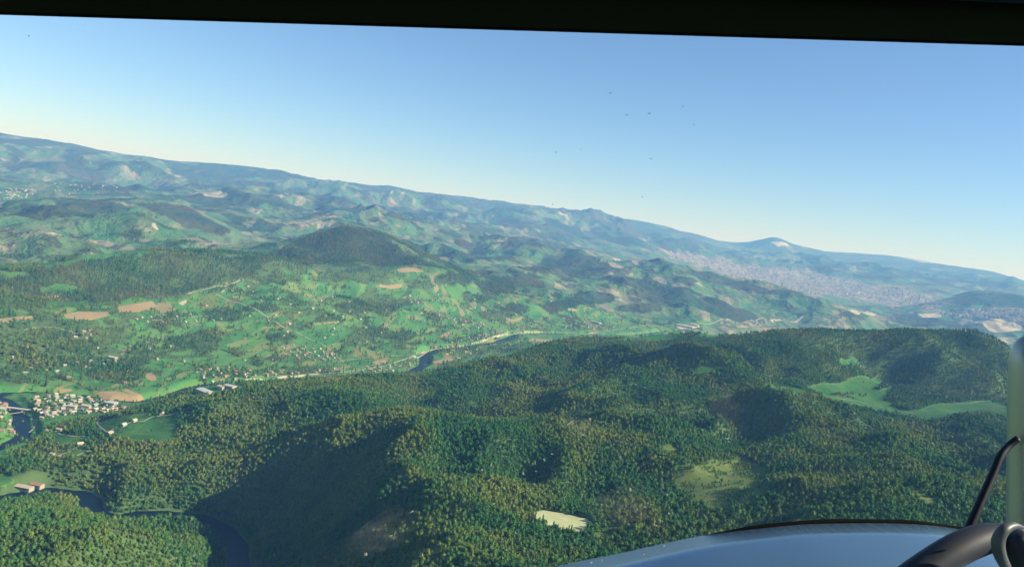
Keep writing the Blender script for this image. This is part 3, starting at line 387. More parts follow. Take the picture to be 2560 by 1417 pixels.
def relief(x, y):
    """Fractal hills: spurs and gullies whose size grows from the near hills to the far ranges."""
    r = np.hypot(x, y)
    wx = x + 90*fbm(x, y, 700, 2, 51); wy = y + 90*fbm(x, y, 700, 2, 57)
    near = 245*ridged(wx, wy, 820, 4, 11) + 70*ridged(wx, wy, 330, 3, 15) + 12*fbm(x, y, 160, 3, 21)
    mid = 310*ridged(wx, wy, 1500, 5, 25)
    far = 800*ridged(wx, wy, 3600, 5, 31) + 250*ridged(wx, wy, 1100, 4, 41)
    m = sstep(r, 3800, 7000); f = sstep(r, 9000, 15000)
    return near*(1 - .7*m) + mid*m*(1 - .5*f) + far*f

def feat(x, y):
    return np.arctan2(x, y), np.log(np.maximum(np.hypot(x, y), 60.0))

def _phi(d2):
    return np.sqrt(d2 + .03**2)

def fit(P):
    """P: columns x, y, z, roughness. Returns everything height() needs."""
    a, l = feat(P[:, 0], P[:, 1])
    n = len(P)
    A = np.ones((n + 1, n + 1)); A[n, n] = 0
    A[:n, :n] = _phi((a[:, None] - a[None])**2 + (l[:, None] - l[None])**2)
    A[:n, :n] += -np.eye(n)*1e-4
    rhs = np.zeros((n + 1, 2))
    rhs[:n, 0] = P[:, 2] - P[:, 3]*relief(P[:, 0], P[:, 1]); rhs[:n, 1] = P[:, 3]
    W = np.linalg.solve(A, rhs)
    return a, l, W

def seg_dist(x, y, line):
    best = np.full(x.shape, 1e9)
    for (ax, ay), (bx, by) in zip(line[:-1], line[1:]):
        dx, dy = bx - ax, by - ay
        t = np.clip(((x - ax)*dx + (y - ay)*dy)/(dx*dx + dy*dy + 1e-9), 0, 1)
        best = np.minimum(best, np.hypot(x - ax - t*dx, y - ay - t*dy))
    return best

def height(x, y, M, rivers, carve=True):
    a, l, W = M
    x = np.asarray(x, float); y = np.asarray(y, float)
    shp = x.shape; x = x.ravel(); y = y.ravel()
    out = np.empty_like(x); 
    for s in range(0, len(x), 60000):
        xs, ys = x[s:s+60000], y[s:s+60000]
        fa, fl = feat(xs, ys)
        K = _phi((fa[:, None] - a[None])**2 + (fl[:, None] - l[None])**2)
        R = K @ W[:-1] + W[-1]
        out[s:s+60000] = R[:, 0] + np.clip(R[:, 1], 0, 1.3)*relief(xs, ys)
    # no hollow below the valley floor
    out = 3 + np.where(out - 3 > 40, out - 3, 12*np.log1p(np.exp(np.clip((out - 3)/12, -40, 40))))
    out = np.where(out > 900, 900 + 420*np.tanh((out - 900)/420), out)          # old, worn-down tops
    if carve:
        near = np.hypot(x, y) < 9000
        xs, ys, zs = x[near], y[near], out[near]
        for line, hw in rivers:
            d = seg_dist(xs, ys, line) + 5*pnoise(xs/60, ys/60, 91)
            zs = np.minimum(zs, 2.5 + np.maximum(0, d - hw - 14)*1.0)
            zs = np.where(d < hw + 8, -4 + 6.5*sstep(d, hw, hw + 8), zs)
        out[near] = zs
    return out.reshape(shp)
# ---------------------------------------------------------------- small helpers
col = scene.collection
def link(o, parent=None):
    col.objects.link(o)
    if parent is not None: o.parent = parent
    return o
def mesh_from(name, verts, faces, mats=(), smooth=False):
    me = bpy.data.meshes.new(name)
    me.from_pydata([tuple(v) for v in verts], [], [tuple(f) for f in faces])
    for m in (mats if isinstance(mats, (list, tuple)) else [mats]): me.materials.append(m)
    if smooth: me.polygons.foreach_set('use_smooth', np.ones(len(me.polygons), bool))
    me.update()
    return me
def obj(name, me, parent=None):
    return link(bpy.data.objects.new(name, me), parent)
def tag(o, label=None, cat=None, group=None, kind=None):
    for k, v in (('label', label), ('category', cat), ('group', group), ('kind', kind)):
        if v: o[k] = v
    return o

class NT:
    """tiny node-tree writer"""
    def __init__(s, name):
        s.m = bpy.data.materials.new(name); s.m.use_nodes = True
        s.n = s.m.node_tree.nodes; s.l = s.m.node_tree.links; s.n.clear()
        s.out = s.n.new('ShaderNodeOutputMaterial')
    def node(s, t, **kw):
        n = s.n.new(t)
        for k, v in kw.items(): setattr(n, k, v)
        return n
    def put(s, sock, v):
        if hasattr(v, 'is_linked'): s.l.new(v, sock)
        elif isinstance(v, (tuple, list)) and len(v) == 3 and sock.type == 'RGBA': sock.default_value = (*v, 1)
        else: sock.default_value = v
    def math(s, op, a, b=0.0, c=None, clamp=False):
        n = s.node('ShaderNodeMath', operation=op, use_clamp=clamp)
        s.put(n.inputs[0], a); s.put(n.inputs[1], b)
        if c is not None: s.put(n.inputs[2], c)
        return n.outputs[0]
    def noise(s, vec, scale, detail=3, rough=.55, dist=0):
        n = s.node('ShaderNodeTexNoise'); s.put(n.inputs['Vector'], vec)
        n.inputs['Scale'].default_value = scale; n.inputs['Detail'].default_value = detail
        n.inputs['Roughness'].default_value = rough; n.inputs['Distortion'].default_value = dist
        return n.outputs['Fac']
    def mix(s, f, a, b, blend='MIX'):
        n = s.node('ShaderNodeMix', data_type='RGBA', blend_type=blend)
        s.put(n.inputs[0], f); s.put(n.inputs[6], a); s.put(n.inputs[7], b)
        return n.outputs[2]
    def ramp(s, f, stops, interp='LINEAR'):
        n = s.node('ShaderNodeValToRGB'); cr = n.color_ramp; cr.interpolation = interp
        while len(cr.elements) < len(stops): cr.elements.new(.5)
        for e, (p, c) in zip(cr.elements, stops): e.position = p; e.color = (*c, 1)
        s.put(n.inputs[0], f); return n.outputs[0]
    def step(s, v, a, b):
        n = s.node('ShaderNodeMapRange', interpolation_type='SMOOTHSTEP')
        s.put(n.inputs[0], v); n.inputs[1].default_value = a; n.inputs[2].default_value = b
        return n.outputs[0]
    def mapping(s, vec, scale, rot=0, loc=(0, 0, 0)):
        n = s.node('ShaderNodeMapping'); s.put(n.inputs['Vector'], vec)
        n.inputs['Scale'].default_value = scale; n.inputs['Rotation'].default_value = (0, 0, rot); n.inputs['Location'].default_value = loc
        return n.outputs[0]
    def bsdf(s, color, rough=.9, metal=0, spec=.2, normal=None, coat=0):
        n = s.node('ShaderNodeBsdfPrincipled'); s.put(n.inputs['Base Color'], color)
        s.put(n.inputs['Roughness'], rough); n.inputs['Metallic'].default_value = metal
        n.inputs['Specular IOR Level'].default_value = spec; n.inputs['Coat Weight'].default_value = coat
        if normal is not None: s.l.new(normal, n.inputs['Normal'])
        return n.outputs[0]
    def bump(s, h, strength, dist):
        n = s.node('ShaderNodeBump'); s.put(n.inputs['Height'], h)
        n.inputs['Strength'].default_value = strength; n.inputs['Distance'].default_value = dist
        return n.outputs[0]
    def done(s, surf):
        s.l.new(surf, s.out.inputs['Surface']); return s.m

def plain(name, c, rough=.8, metal=0, spec=.3, wear=.15, scale=.6):
    t = NT(name); pos = t.node('ShaderNodeTexCoord').outputs['Object']
    n = t.noise(pos, scale, 4, .6)
    dark = tuple(v*(1 - wear) for v in c); light = tuple(min(1, v*(1 + wear)) for v in c)
    return t.done(t.bsdf(t.mix(n, dark, light), rough, metal, spec))

# ---------------------------------------------------------------- materials of the land
def terrain_material():
    t = NT('land')
    pos = t.node('ShaderNodeNewGeometry').outputs['Position']
    flat = t.mapping(pos, (1, 1, 0))
    A = t.node('ShaderNodeAttribute', attribute_name='cover_a'); B = t.node('ShaderNodeAttribute', attribute_name='cover_b')
    sa = t.node('ShaderNodeSeparateColor'); t.l.new(A.outputs['Color'], sa.inputs[0])
    sb = t.node('ShaderNodeSeparateColor'); t.l.new(B.outputs['Color'], sb.inputs[0])
    forest, tan, town = sa.outputs[0], sa.outputs[1], sa.outputs[2]
    meadow, pale, farness = sb.outputs[0], sb.outputs[1], sb.outputs[2]
    field = A.outputs['Alpha']; olive = B.outputs['Alpha']
    n12 = t.noise(flat, 1/14, 4, .6); n60 = t.noise(flat, 1/60, 4, .6, .4); n400 = t.noise(flat, 1/420, 4, .55, .5)
    # near parcels: long strips
    warp = t.node('ShaderNodeVectorMath', operation='MULTIPLY_ADD')
    nz = t.node('ShaderNodeTexNoise'); t.put(nz.inputs['Vector'], flat); nz.inputs['Scale'].default_value = 1/260; nz.inputs['Detail'].default_value = 2
    t.l.new(nz.outputs['Color'], warp.inputs[0]); warp.inputs[1].default_value = (160, 160, 0); t.l.new(flat, warp.inputs[2])
    def parcels(sx, sy, rot):
        v = t.node('ShaderNodeTexVoronoi', distance='CHEBYCHEV'); t.put(v.inputs['Vector'], t.mapping(warp.outputs[0], (1/sx, 1/sy, 0), rot)); v.inputs['Scale'].default_value = 1; v.inputs['Randomness'].default_value = .8
        s = t.node('ShaderNodeSeparateColor'); t.l.new(v.outputs['Color'], s.inputs[0]); return s.outputs[0], s.outputs[1]
    p1, q1 = parcels(30, 150, .5)
    p2, q2 = parcels(95, 210, -.35)
    p3, q3 = parcels(240, 420, .2)
    near_grass = t.ramp(p1, [(0, (.064, .200, .054)), (.2, (.042, .155, .048)), (.35, (.080, .235, .062)), (.5, (.118, .230, .060)), (.64, (.050, .170, .052)), (.78, (.140, .225, .068)), (.93, (.20, .22, .085)), (1, (.25, .215, .11))])
    broad = t.ramp(n400, [(.3, (.046, .185, .054)), (.55, (.090, .222, .062)), (.75, (.140, .215, .066))])
    grass = t.mix(t.math('MULTIPLY', field, t.step(q2, .15, .3)), broad, near_grass)
    # distant patchwork of pasture, scrub and bare ground
    farc = t.ramp(t.math('ADD', t.math('MULTIPLY', p2, .42), t.math('ADD', t.math('MULTIPLY', p3, .2), t.math('MULTIPLY', n400, .5))), [(.18, (.045, .115, .055)), (.38, (.060, .165, .065)), (.48, (.105, .180, .075)), (.58, (.075, .140, .065)), (.72, (.16, .18, .105)), (.85, (.30, .27, .19))])
    c = t.mix(farness, grass, farc)
    mow = t.noise(t.mapping(flat, (1/7, 1/90, 0), 1.1), 1, 3, .6)
    turf = t.mix(t.step(n60, .3, .7), (.018, .110, .028), (.060, .155, .040))
    turf = t.mix(t.math('MULTIPLY', t.step(mow, .45, .7), .55), turf, (.085, .165, .050))
    turf = t.mix(t.math('MULTIPLY', t.step(t.noise(flat, 1/38, 5, .7, .8), .56, .70), .7), turf, (.135, .150, .065))
    c = t.mix(t.step(t.math('ADD', meadow, t.math('ADD', t.math('MULTIPLY', t.math('SUBTRACT', n12, .5), .45), t.math('MULTIPLY', t.math('SUBTRACT', n60, .5), .5))), .42, .6), c, turf)
    c = t.mix(t.step(t.math('ADD', olive, t.math('MULTIPLY', t.math('SUBTRACT', n12, .5), .6)), .4, .6), c, t.mix(n60, (.090, .150, .038), (.150, .180, .055)))
    c = t.mix(.5, c, t.mix(n12, (.5, .5, .5), (1.35, 1.35, 1.35)), 'MULTIPLY')
    dots = t.step(t.noise(flat, 1/26, 2, .5), .56, .64); hedge = t.step(t.noise(t.mapping(flat, (1, 1, 0), 0, (500, 0, 0)), 1/130, 4, .75), .5, .6)
    c = t.mix(t.math('MULTIPLY', t.math('MULTIPLY', dots, hedge), t.math('MULTIPLY', t.math('ADD', farness, .25), .75)), c, (.022, .055, .030))
    stripes = t.noise(t.mapping(flat, (1/6, 1/120, 0), .7), 1, 2)
    tanc = t.mix(stripes, (.25, .185, .095), (.36, .275, .15))
    c = t.mix(t.step(t.math('ADD', tan, t.math('MULTIPLY', t.math('SUBTRACT', n60, .5), .18)), .47, .56), c, tanc)
    c = t.mix(t.step(t.math('ADD', pale, t.math('MULTIPLY', t.math('SUBTRACT', n60, .5), .35)), .45, .6), c, t.mix(n12, (.30, .28, .18), (.46, .42, .30)))
    C_ = t.node('ShaderNodeAttribute', attribute_name='cover_c'); sc_ = t.node('ShaderNodeSeparateColor'); t.l.new(C_.outputs['Color'], sc_.inputs[0])
    c = t.mix(t.step(t.math('ADD', sc_.outputs[0], t.math('MULTIPLY', t.math('SUBTRACT', n12, .5), .3)), .45, .58), c, t.mix(n12, (.34, .38, .18), (.52, .53, .30)))
    # forest floor and, far off, the forest itself
    fm = t.step(t.math('ADD', forest, t.math('ADD', t.math('MULTIPLY', t.math('SUBTRACT', n60, .5), .7), t.math('MULTIPLY', t.math('SUBTRACT', n400, .5), .5))), .42, .58)
    speck = t.noise(flat, 1/22, 3, .7)
    hue = t.mix(t.step(n400, .35, .65), (.030, .085, .045), (.070, .082, .040))
    under = t.mix(n60, (.056, .130, .045), (.100, .140, .052))          # grass and litter under the standing trees
    fc = t.mix(t.step(speck, .3, .7), t.mix(.55, hue, (.010, .022, .020)), hue)
    fc = t.mix(t.math('MULTIPLY', t.step(t.noise(flat, 1/900, 3, .6), .5, .7), t.math('MULTIPLY', farness, .8)), fc, t.mix(speck, (.055, .05, .035), (.11, .085, .055)))
    C2 = sc_.outputs[1]
    fc = t.mix(C2, fc, under)
    c = t.mix(fm, c, fc)
    # built-up ground
    tv = t.node('ShaderNodeTexVoronoi'); t.put(tv.inputs['Vector'], flat); tv.inputs['Scale'].default_value = 1/46
    tvs = t.node('ShaderNodeSeparateColor'); t.l.new(tv.outputs['Color'], tvs.inputs[0])
    tc = t.ramp(tvs.outputs[0], [(0, (.08, .09, .06)), (.35, (.22, .20, .17)), (.6, (.32, .28, .24)), (.8, (.14, .16, .10)), (.9, (.42, .37, .32)), (1, (.34, .25, .20))])
    c = t.mix(t.step(t.math('ADD', town, t.math('MULTIPLY', t.math('SUBTRACT', n60, .5), .9)), .4, .62), c, tc)
    h = t.math('ADD', t.math('MULTIPLY', t.math('MULTIPLY', fm, farness), t.math('MULTIPLY', speck, 9)), t.math('ADD', t.math('MULTIPLY', n60, 3), t.math('MULTIPLY', farness, t.math('MULTIPLY', t.noise(flat, 1/330, 5, .6, .3), 120))))
    n = t.bump(h, .9, 1.0)
    return t.done(t.bsdf(c, .95, 0, .1, n))

def foliage_material(name, ramp, patch):
    t = NT(name)
    oi = t.node('ShaderNodeObjectInfo'); loc = t.mapping(oi.outputs['Location'], (1, 1, 0))
    big = t.noise(loc, 1/230, 3, .6, .6); mid = t.noise(loc, 1/45, 2, .6)
    f = t.math('ADD', t.math('MULTIPLY', t.step(big, .34, .66), patch), t.math('ADD', t.math('MULTIPLY', t.step(mid, .3, .7), .22), t.math('MULTIPLY', oi.outputs['Random'], .22)))
    c = t.ramp(f, ramp)
    leaf = t.noise(t.node('ShaderNodeTexCoord').outputs['Object'], .9, 2, .6)
    c = t.mix(.7, c, t.mix(leaf, (.45, .45, .5), (1.5, 1.5, 1.4)), 'MULTIPLY')
    return t.done(t.bsdf(c, .75, 0, .12))

M_LAND = terrain_material()
M_LEAF = foliage_material('broadleaf_foliage', [(.08, (.026, .108, .030)), (.30, (.044, .145, .036)), (.50, (.085, .165, .036)), (.70, (.130, .185, .040)), (.88, (.172, .205, .048)), (1, (.150, .155, .048))], .56)
M_PINE = foliage_material('conifer_foliage', [(.1, (.020, .070, .032)), (.4, (.036, .085, .036)), (.65, (.070, .100, .040)), (.9, (.115, .115, .05))], .56)
M_BARK = plain('bark', (.09, .065, .05), .95, 0, .1)
M_ROAD = plain('road_gravel', (.33, .32, .23), .95, 0, .1, .2, .02)
def water_material():
    t = NT('river_water'); pos = t.node('ShaderNodeNewGeometry').outputs['Position']
    n = t.noise(pos, 1/5, 3, .6); s = t.noise(pos, 1/70, 3)
    return t.done(t.bsdf(t.mix(s, (.002, .008, .022), (.004, .015, .024)), .35, 0, .08, t.bump(n, .5, .3)))
M_WATER = water_material()

# ---------------------------------------------------------------- land cover
def poly_mask(x, y, pg, soft):
    """0..1 across the edge of a polygon, .5 on the edge, over +-soft metres"""
    pg = np.array(pg, float); out = np.zeros(x.shape)
    lo = pg.min(0) - soft; hi = pg.max(0) + soft
    k = np.nonzero((x > lo[0]) & (x < hi[0]) & (y > lo[1]) & (y < hi[1]))[0]
    if not len(k): return out
    xs, ys = x[k], y[k]; ins = np.zeros(len(k), bool); d = np.full(len(k), 1e9)
    for (ax, ay), (bx, by) in zip(pg, np.roll(pg, -1, 0)):
        cr = ((ay > ys) != (by > ys)) & (xs < (bx - ax)*(ys - ay)/(by - ay + 1e-12) + ax)
        ins ^= cr
        dx, dy = bx - ax, by - ay
        t = np.clip(((xs - ax)*dx + (ys - ay)*dy)/(dx*dx + dy*dy + 1e-9), 0, 1)
        d = np.minimum(d, np.hypot(xs - ax - t*dx, ys - ay - t*dy))
    out[k] = np.clip(.5 + np.where(ins, d, -d)/(2*soft), 0, 1)
    return out
def union(x, y, pgs, soft):
    m = np.zeros(x.shape)
    for p in pgs:
        r = np.mean(np.hypot(*np.array(p, float).T))
        m = np.maximum(m, poly_mask(x, y, p, soft*max(1, r/2500)))
    return m
def land_cover(x, y, z):
    r = np.hypot(x, y)
    jx = x + 16*pnoise(x/70, y/70, 3); jy = y + 16*pnoise(x/70, y/70, 4)
    c = {k: union(jx if k in ('forest', 'grove') else x, jy if k in ('forest', 'grove') else y, COVER[k], s) for k, s in
         (('forest', 30), ('grove', 22), ('meadow', 8), ('olive', 14), ('straw', 6), ('tan', 7), ('pale', 7), ('town', 60), ('field', 60))}
    open_ = np.maximum.reduce([c['meadow'], c['tan'], c['straw'], c['pale']])
    # woods nobody drew: noise groves on the valley side, woods on all far slopes
    g = fbm(x, y, 260, 4, 71); g2 = fbm(x, y, 1500, 4, 77)
    wild = np.clip(.5 + 1.6*(g*.55 + g2*.5 - .16 + .0006*np.clip(z - 120, -150, 350)), 0, 1)
    wild = np.where(r > 9000, np.clip(.5 + 1.7*(.6*fbm(x, y, 1900, 3, 81) + .7*fbm(x, y, 600, 4, 82) + .03 + .0003*(z - 500)), 0, 1), wild)
    valley = np.clip(.5 + 1.5*(fbm(x, y, 90, 4, 73, .7) + .5*fbm(x, y, 520, 2, 74) - .06), 0, 1)
    f = np.where(c['field'] > .5, valley, wild)
    f = np.maximum.reduce([f*(1 - c['town']), c['forest'], c['grove']])
    f = np.where((y < 500) & (np.abs(x) < 6000), np.maximum(f, .95), f)
    c['wood'] = f*(1 - sstep(open_, .3, .6))
    return c

# ---------------------------------------------------------------- the ground: one sheet out past the mountains
MODEL = fit(CONTROL)
def ground(x, y): return height(np.asarray(x, float), np.asarray(y, float), MODEL, RIVERS)
az = np.radians(np.concatenate([np.arange(-180, -44, 2.5), np.arange(-44, 44, .1), np.arange(44, 180, 2.5)]))
rad = np.concatenate([np.geomspace(40, 540, 14), 550*np.exp(np.arange(0, math.log(29000/550), .0056)), np.geomspace(29300, 48000, 24)])
GX = rad[:, None]*np.sin(az)[None]; GY = rad[:, None]*np.cos(az)[None]
GZ = ground(GX, GY)
nr, na = GX.shape
verts = np.stack([GX, GY, GZ], -1).reshape(-1, 3)
i = np.arange(nr - 1)[:, None]*na; j = np.arange(na)[None]; j2 = (j + 1) % na
quads = np.stack([i + j, i + j2, i + na + j2, i + na + j], -1).reshape(-1, 4)[:, ::-1]
hub = len(verts); verts = np.vstack([verts, [[0, 0, float(GZ[0].mean())]]])
me = bpy.data.meshes.new('terrain')
nq = len(quads); tris = np.stack([np.full(na, hub), (np.arange(na) + 1) % na, np.arange(na)], -1)
me.vertices.add(len(verts)); me.vertices.foreach_set('co', verts.ravel())
loops = np.concatenate([quads.ravel(), tris.ravel()])
me.loops.add(len(loops)); me.loops.foreach_set('vertex_index', loops.astype(np.int32))
me.polygons.add(nq + na)
me.polygons.foreach_set('loop_start', np.concatenate([np.arange(nq)*4, nq*4 + np.arange(na)*3]).astype(np.int32))
me.update(calc_edges=True)
me.polygons.foreach_set('use_smooth', np.ones(nq + na, bool))
cv = land_cover(verts[:, 0], verts[:, 1], verts[:, 2])
rr = np.hypot(verts[:, 0], verts[:, 1])
tan_far = np.clip(.5 + 1.8*(fbm(verts[:, 0], verts[:, 1], 1500, 3, 95) - .42), 0, 1)*sstep(rr, 7000, 10000)
wood_g = cv['wood']*(1 - sstep(cv['olive'], .3, .6))*(1 - .15*cv['field'])
ca = np.stack([wood_g, np.maximum(cv['tan'], tan_far*(1 - cv['wood'])), np.clip(cv['town'] + .5*fbm(verts[:, 0], verts[:, 1], 800, 4, 131)*(cv['town'] > .02), 0, 1), cv['field']], -1)
cb = np.stack([cv['meadow'], cv['pale'], sstep(rr, 3300, 4300)*(1 - cv['field']*(rr < 7000)), cv['olive']], -1)
cc = np.stack([cv['straw'], 1 - sstep(rr, 4200, 4700), cv['field'], cv['field']], -1)
for nm, arr in (('cover_a', ca), ('cover_b', cb), ('cover_c', cc)):
    at = me.attributes.new(nm, 'FLOAT_COLOR', 'POINT'); at.data.foreach_set('color', arr.astype(np.float32).ravel())
me.materials.append(M_LAND); me.validate()
terrain = tag(obj('terrain', me), kind='structure')
TOP = float(verts[:, 2].max())

# ---------------------------------------------------------------- rivers and roads
def smooth_line(pts, step):
    P = np.array(pts, float); out = []
    P = np.vstack([2*P[0] - P[1], P, 2*P[-1] - P[-2]])
    for k in range(1, len(P) - 2):
        n = max(2, int(np.hypot(*(P[k+1] - P[k]))/step))
        for s in np.arange(n)/n:
            a, b, c, d = P[k-1], P[k], P[k+1], P[k+2]
            out.append(.5*(2*b + (c - a)*s + (2*a - 5*b + 4*c - d)*s*s + (3*b - a - 3*c + d)*s**3))
    out.append(P[-2]); return np.array(out)
def ribbon(name, pts, hw, mat, zf, step, across=2):
    L = smooth_line(pts, step); T = np.gradient(L, axis=0); T /= np.linalg.norm(T, axis=1, keepdims=True) + 1e-9
    N = np.stack([-T[:, 1], T[:, 0]], -1)
    offs = np.linspace(-hw, hw, across)
    G = L[:, None, :] + N[:, None, :]*offs[None, :, None]
    Z = zf(G[..., 0], G[..., 1])
    V = np.concatenate([G, Z[..., None]], -1).reshape(-1, 3)
    F = [(k*across + q, k*across + q + 1, (k+1)*across + q + 1, (k+1)*across + q) for k in range(len(L) - 1) for q in range(across - 1)]
    return tag(obj(name, mesh_from(name, V, F, mat, True)), kind='structure')
for line, hw in RIVERS:
    ribbon('river', line, hw + 16, M_WATER, lambda x, y: np.zeros(x.shape), 14, 4)
for line, hw in ROADS:
    ribbon('road' if hw > 2.6 else 'path', line, hw*.72, M_ROAD, lambda x, y: np.maximum(ground(x, y), 1.5) + .7, 9, 3)

# ---------------------------------------------------------------- trees
rng = np.random.default_rng(11)
def broadleaf(seed):
    g = np.random.default_rng(seed)
    bm = bmesh.new(); bmesh.ops.create_icosphere(bm, subdivisions=1, radius=1)
    v = np.array([q.co[:] for q in bm.verts]); f = [[w.index for w in p.verts] for p in bm.faces]; bm.free()
    v = v*(.74 + .32*g.random((len(v), 1)))
    w = g.uniform(1.75, 2.45); hh = g.uniform(2.5, 3.5); zc = 2.0 + hh
    taper = lambda q: np.stack([q[..., 0]*(1.06 - .24*q[..., 2]), q[..., 1]*(1.06 - .24*q[..., 2]), q[..., 2]], -1)
    v = taper(v)*np.array([w, w, hh])*.92 + np.array([g.uniform(-.2, .2), g.uniform(-.2, .2), zc]); V = [tuple(q) for q in v]; F = [tuple(q) for q in f]
    for _ in range(84):                                             # leaf sprays standing off the core
        d = g.normal(size=3); d /= np.linalg.norm(d); d[2] = d[2]*.95 + .08
        c = taper(d)*np.array([w, w, hh])*g.uniform(.8, 1.2) + np.array([0, 0, zc])
        e1 = g.normal(size=3); e1 /= np.linalg.norm(e1); e2 = np.cross(e1, d + .5*g.normal(size=3)); e2 /= np.linalg.norm(e2) + 1e-6
        s = g.uniform(.3, .8); k = len(V)
        V += [tuple(c + e1*s), tuple(c - e1*s*.6 + e2*s*.8), tuple(c - e1*s*.5 - e2*s*.8)]; F.append((k, k+1, k+2))
    return V, F
def conifer(seed):
    g = np.random.default_rng(seed); V = []; F = []
    for k, (z0, z1, r) in enumerate(((1.3, 5.2, 2.0), (3.2, 7.4, 1.6), (5.4, 9.2, 1.15), (7.4, 11.0, .7))):
        n = 9; b = len(V); V.append((0, 0, z1))
        for q in range(n):
            a = 2*math.pi*(q + g.uniform(-.3, .3))/n; rr_ = r*g.uniform(.6, 1.15)
            V.append((rr_*math.cos(a), rr_*math.sin(a), z0 + g.uniform(-.5, .6)))
        F += [(b, b + 1 + q, b + 1 + (q + 1) % n) for q in range(n)]
    for _ in range(26):
        z = g.uniform(1.5, 9.5); r = 2.1*(1 - z/11.5)*g.uniform(.8, 1.2); a = g.uniform(0, 6.28)
        c = np.array([r*math.cos(a), r*math.sin(a), z]); s = g.uniform(.3, .65); k = len(V)
        V += [tuple(c + g.normal(size=3)*s), tuple(c + g.normal(size=3)*s), tuple(c + g.normal(size=3)*s)]; F.append((k, k+1, k+2))
    return V, F
def trunk(h, r):
    V = []; F = []; n = 6
    for z, k in ((-1.5, 1.0), (h*.5, .75), (h, .35)):
        V += [(k*r*math.cos(2*math.pi*q/n), k*r*math.sin(2*math.pi*q/n), z) for q in range(n)]
    for l in range(2):
        F += [(l*n + q, l*n + (q + 1) % n, l*n + n + (q + 1) % n, l*n + n + q) for q in range(n)]
    for a in (.4, 2.3, 4.4):                                        # limbs
        b = len(V); d = Vector((math.cos(a), math.sin(a), 1.2)); p = Vector((0, 0, h*.5))
        V += [tuple(p + Vector((0, 0, -.18))), tuple(p + Vector((0, 0, .18))), tuple(p + Vector((-math.sin(a)*.16, math.cos(a)*.16, 0))), tuple(p + d*h*.3)]
        F += [(b, b+2, b+3), (b+2, b+1, b+3), (b+1, b, b+3)]
    return V, F
KINDS = []
for k in range(5):
    V, F = broadleaf(100 + k); KINDS.append((mesh_from('broadleaf_crown', V, F, M_LEAF), mesh_from('broadleaf_trunk', *trunk(5.0, .32), M_BARK)))
for k in range(3):
    V, F = conifer(200 + k); KINDS.append((mesh_from('conifer_crown', V, F, M_PINE), mesh_from('conifer_trunk', *trunk(4.5, .22), M_BARK)))

HX = np.array([h[:2] for h in HOUSES] + FARMHOUSES); HALL = np.array(HALLS)
def scatter():
    out = []
    for r0, r1, sp in ((560, 1500, 4.1), (1500, 2500, 5.2), (2500, 3900, 7.2), (3900, 5600, 10.5)):
        g = np.arange(-r1, r1, sp); gy = np.arange(0, r1, sp)
        X, Y = np.meshgrid(g, gy); X = X.ravel(); Y = Y.ravel()
        X = X + rng.uniform(-.45, .45, X.shape)*sp; Y = Y + rng.uniform(-.45, .45, Y.shape)*sp
        r = np.hypot(X, Y); a = np.arctan2(X, Y)
        k = (r >= r0) & (r < r1) & (np.abs(a) < .70)
        out.append(np.stack([X[k], Y[k]], -1))
    P = np.vstack(out); x, y = P.T
    z = ground(x, y); c = land_cover(x, y, z); r = np.hypot(x, y)
    w = c['wood'] + .35*(fbm(x, y, 60, 3, 61)) ; prob = sstep(w, .44, .60)
    prob = np.where((c['forest'] > .6), np.maximum(prob, .96), prob)
    open_ = np.maximum.reduce([c['meadow'], c['tan'], c['straw'], c['pale']])
    prob *= np.where(c['field'] > .5, np.where(c['grove'] > .5, .50, .27), 1)
    prob = np.maximum(prob, np.where(c['field'] > .5, .035, .012))*(1 - sstep(open_, .3, .5))
    prob = np.maximum(prob, np.where(c['meadow'] > .55, .010*sstep(fbm(x, y, 70, 2, 67), -.1, .3), 0))
    prob = np.where(c['olive'] > .45, prob*(.10 + .55*sstep(fbm(x, y, 40, 2, 66), -.05, .25)), prob)
    prob = np.where(r > 3900, prob*.8, prob)
    for line, hw in RIVERS: prob = np.where(seg_dist(x, y, line) < hw + (11 if hw < 12 else 7), 0, prob)
    for line, hw in ROADS:
        L = np.array(line, float); lo = L.min(0) - 20; hi = L.max(0) + 20
        k = np.nonzero((x > lo[0]) & (x < hi[0]) & (y > lo[1]) & (y < hi[1]))[0]
        d = seg_dist(x[k], y[k], smooth_line(L, 25)); prob[k] = np.where(d < hw + 3, 0, prob[k])
    for hx, hy in HX:                                               # garden trees
        k = (np.abs(x - hx) < 24) & (np.abs(y - hy) < 24); prob[k] = np.maximum(prob[k], .13)
    for arr, rad_ in ((HX, 7), (HALL, 24)):
        for hx, hy in arr:
            prob[(np.abs(x - hx) < rad_) & (np.abs(y - hy) < rad_)] = 0
    keep = rng.random(len(x)) < prob
    pine = fbm(x, y, 300, 3, 88)*.8 + rng.uniform(-.5, .5, len(x))
    con = np.where(c['field'] > .5, pine > .05, pine > .46)
    con = np.where((r > 2300) & (c['field'] < .5) & (c['forest'] > .5), pine > .22, con)
    con = np.where((r > 3000) & (c['forest'] > .5), pine > -.4, con)
    kind = np.where(con, 5 + rng.integers(0, 3, len(x)), rng.integers(0, 5, len(x)))
    s = (.45 + .85*rng.random(len(x))**1.7)*(1 + .35*np.clip(fbm(x, y, 130, 2, 63), -.6, .6))*np.where(con, .92, 1.0)*(1 + np.where((c['field'] > .5) | (r > 3050), .45, .12)*sstep(r, 1500, 2700))
    s *= np.where(c['olive'] > .45, .62, 1)
    return tuple(q[keep] for q in (x, y, z, kind, s, r, c['field']))
tx, ty, tz, tk, ts, tr, tf = scatter()
trot = rng.uniform(0, 6.28, len(tx))
def pixel(x, y, z):
    d = np.stack([x, y, z - EYE.z], -1); w = d @ np.array(FWD)
    return 1280 + 2000*(d @ np.array(RIGHT))/w, 708.5 - 2000*(d @ np.array(UP))/w
px, py = pixel(tx, ty, tz + 6*ts)
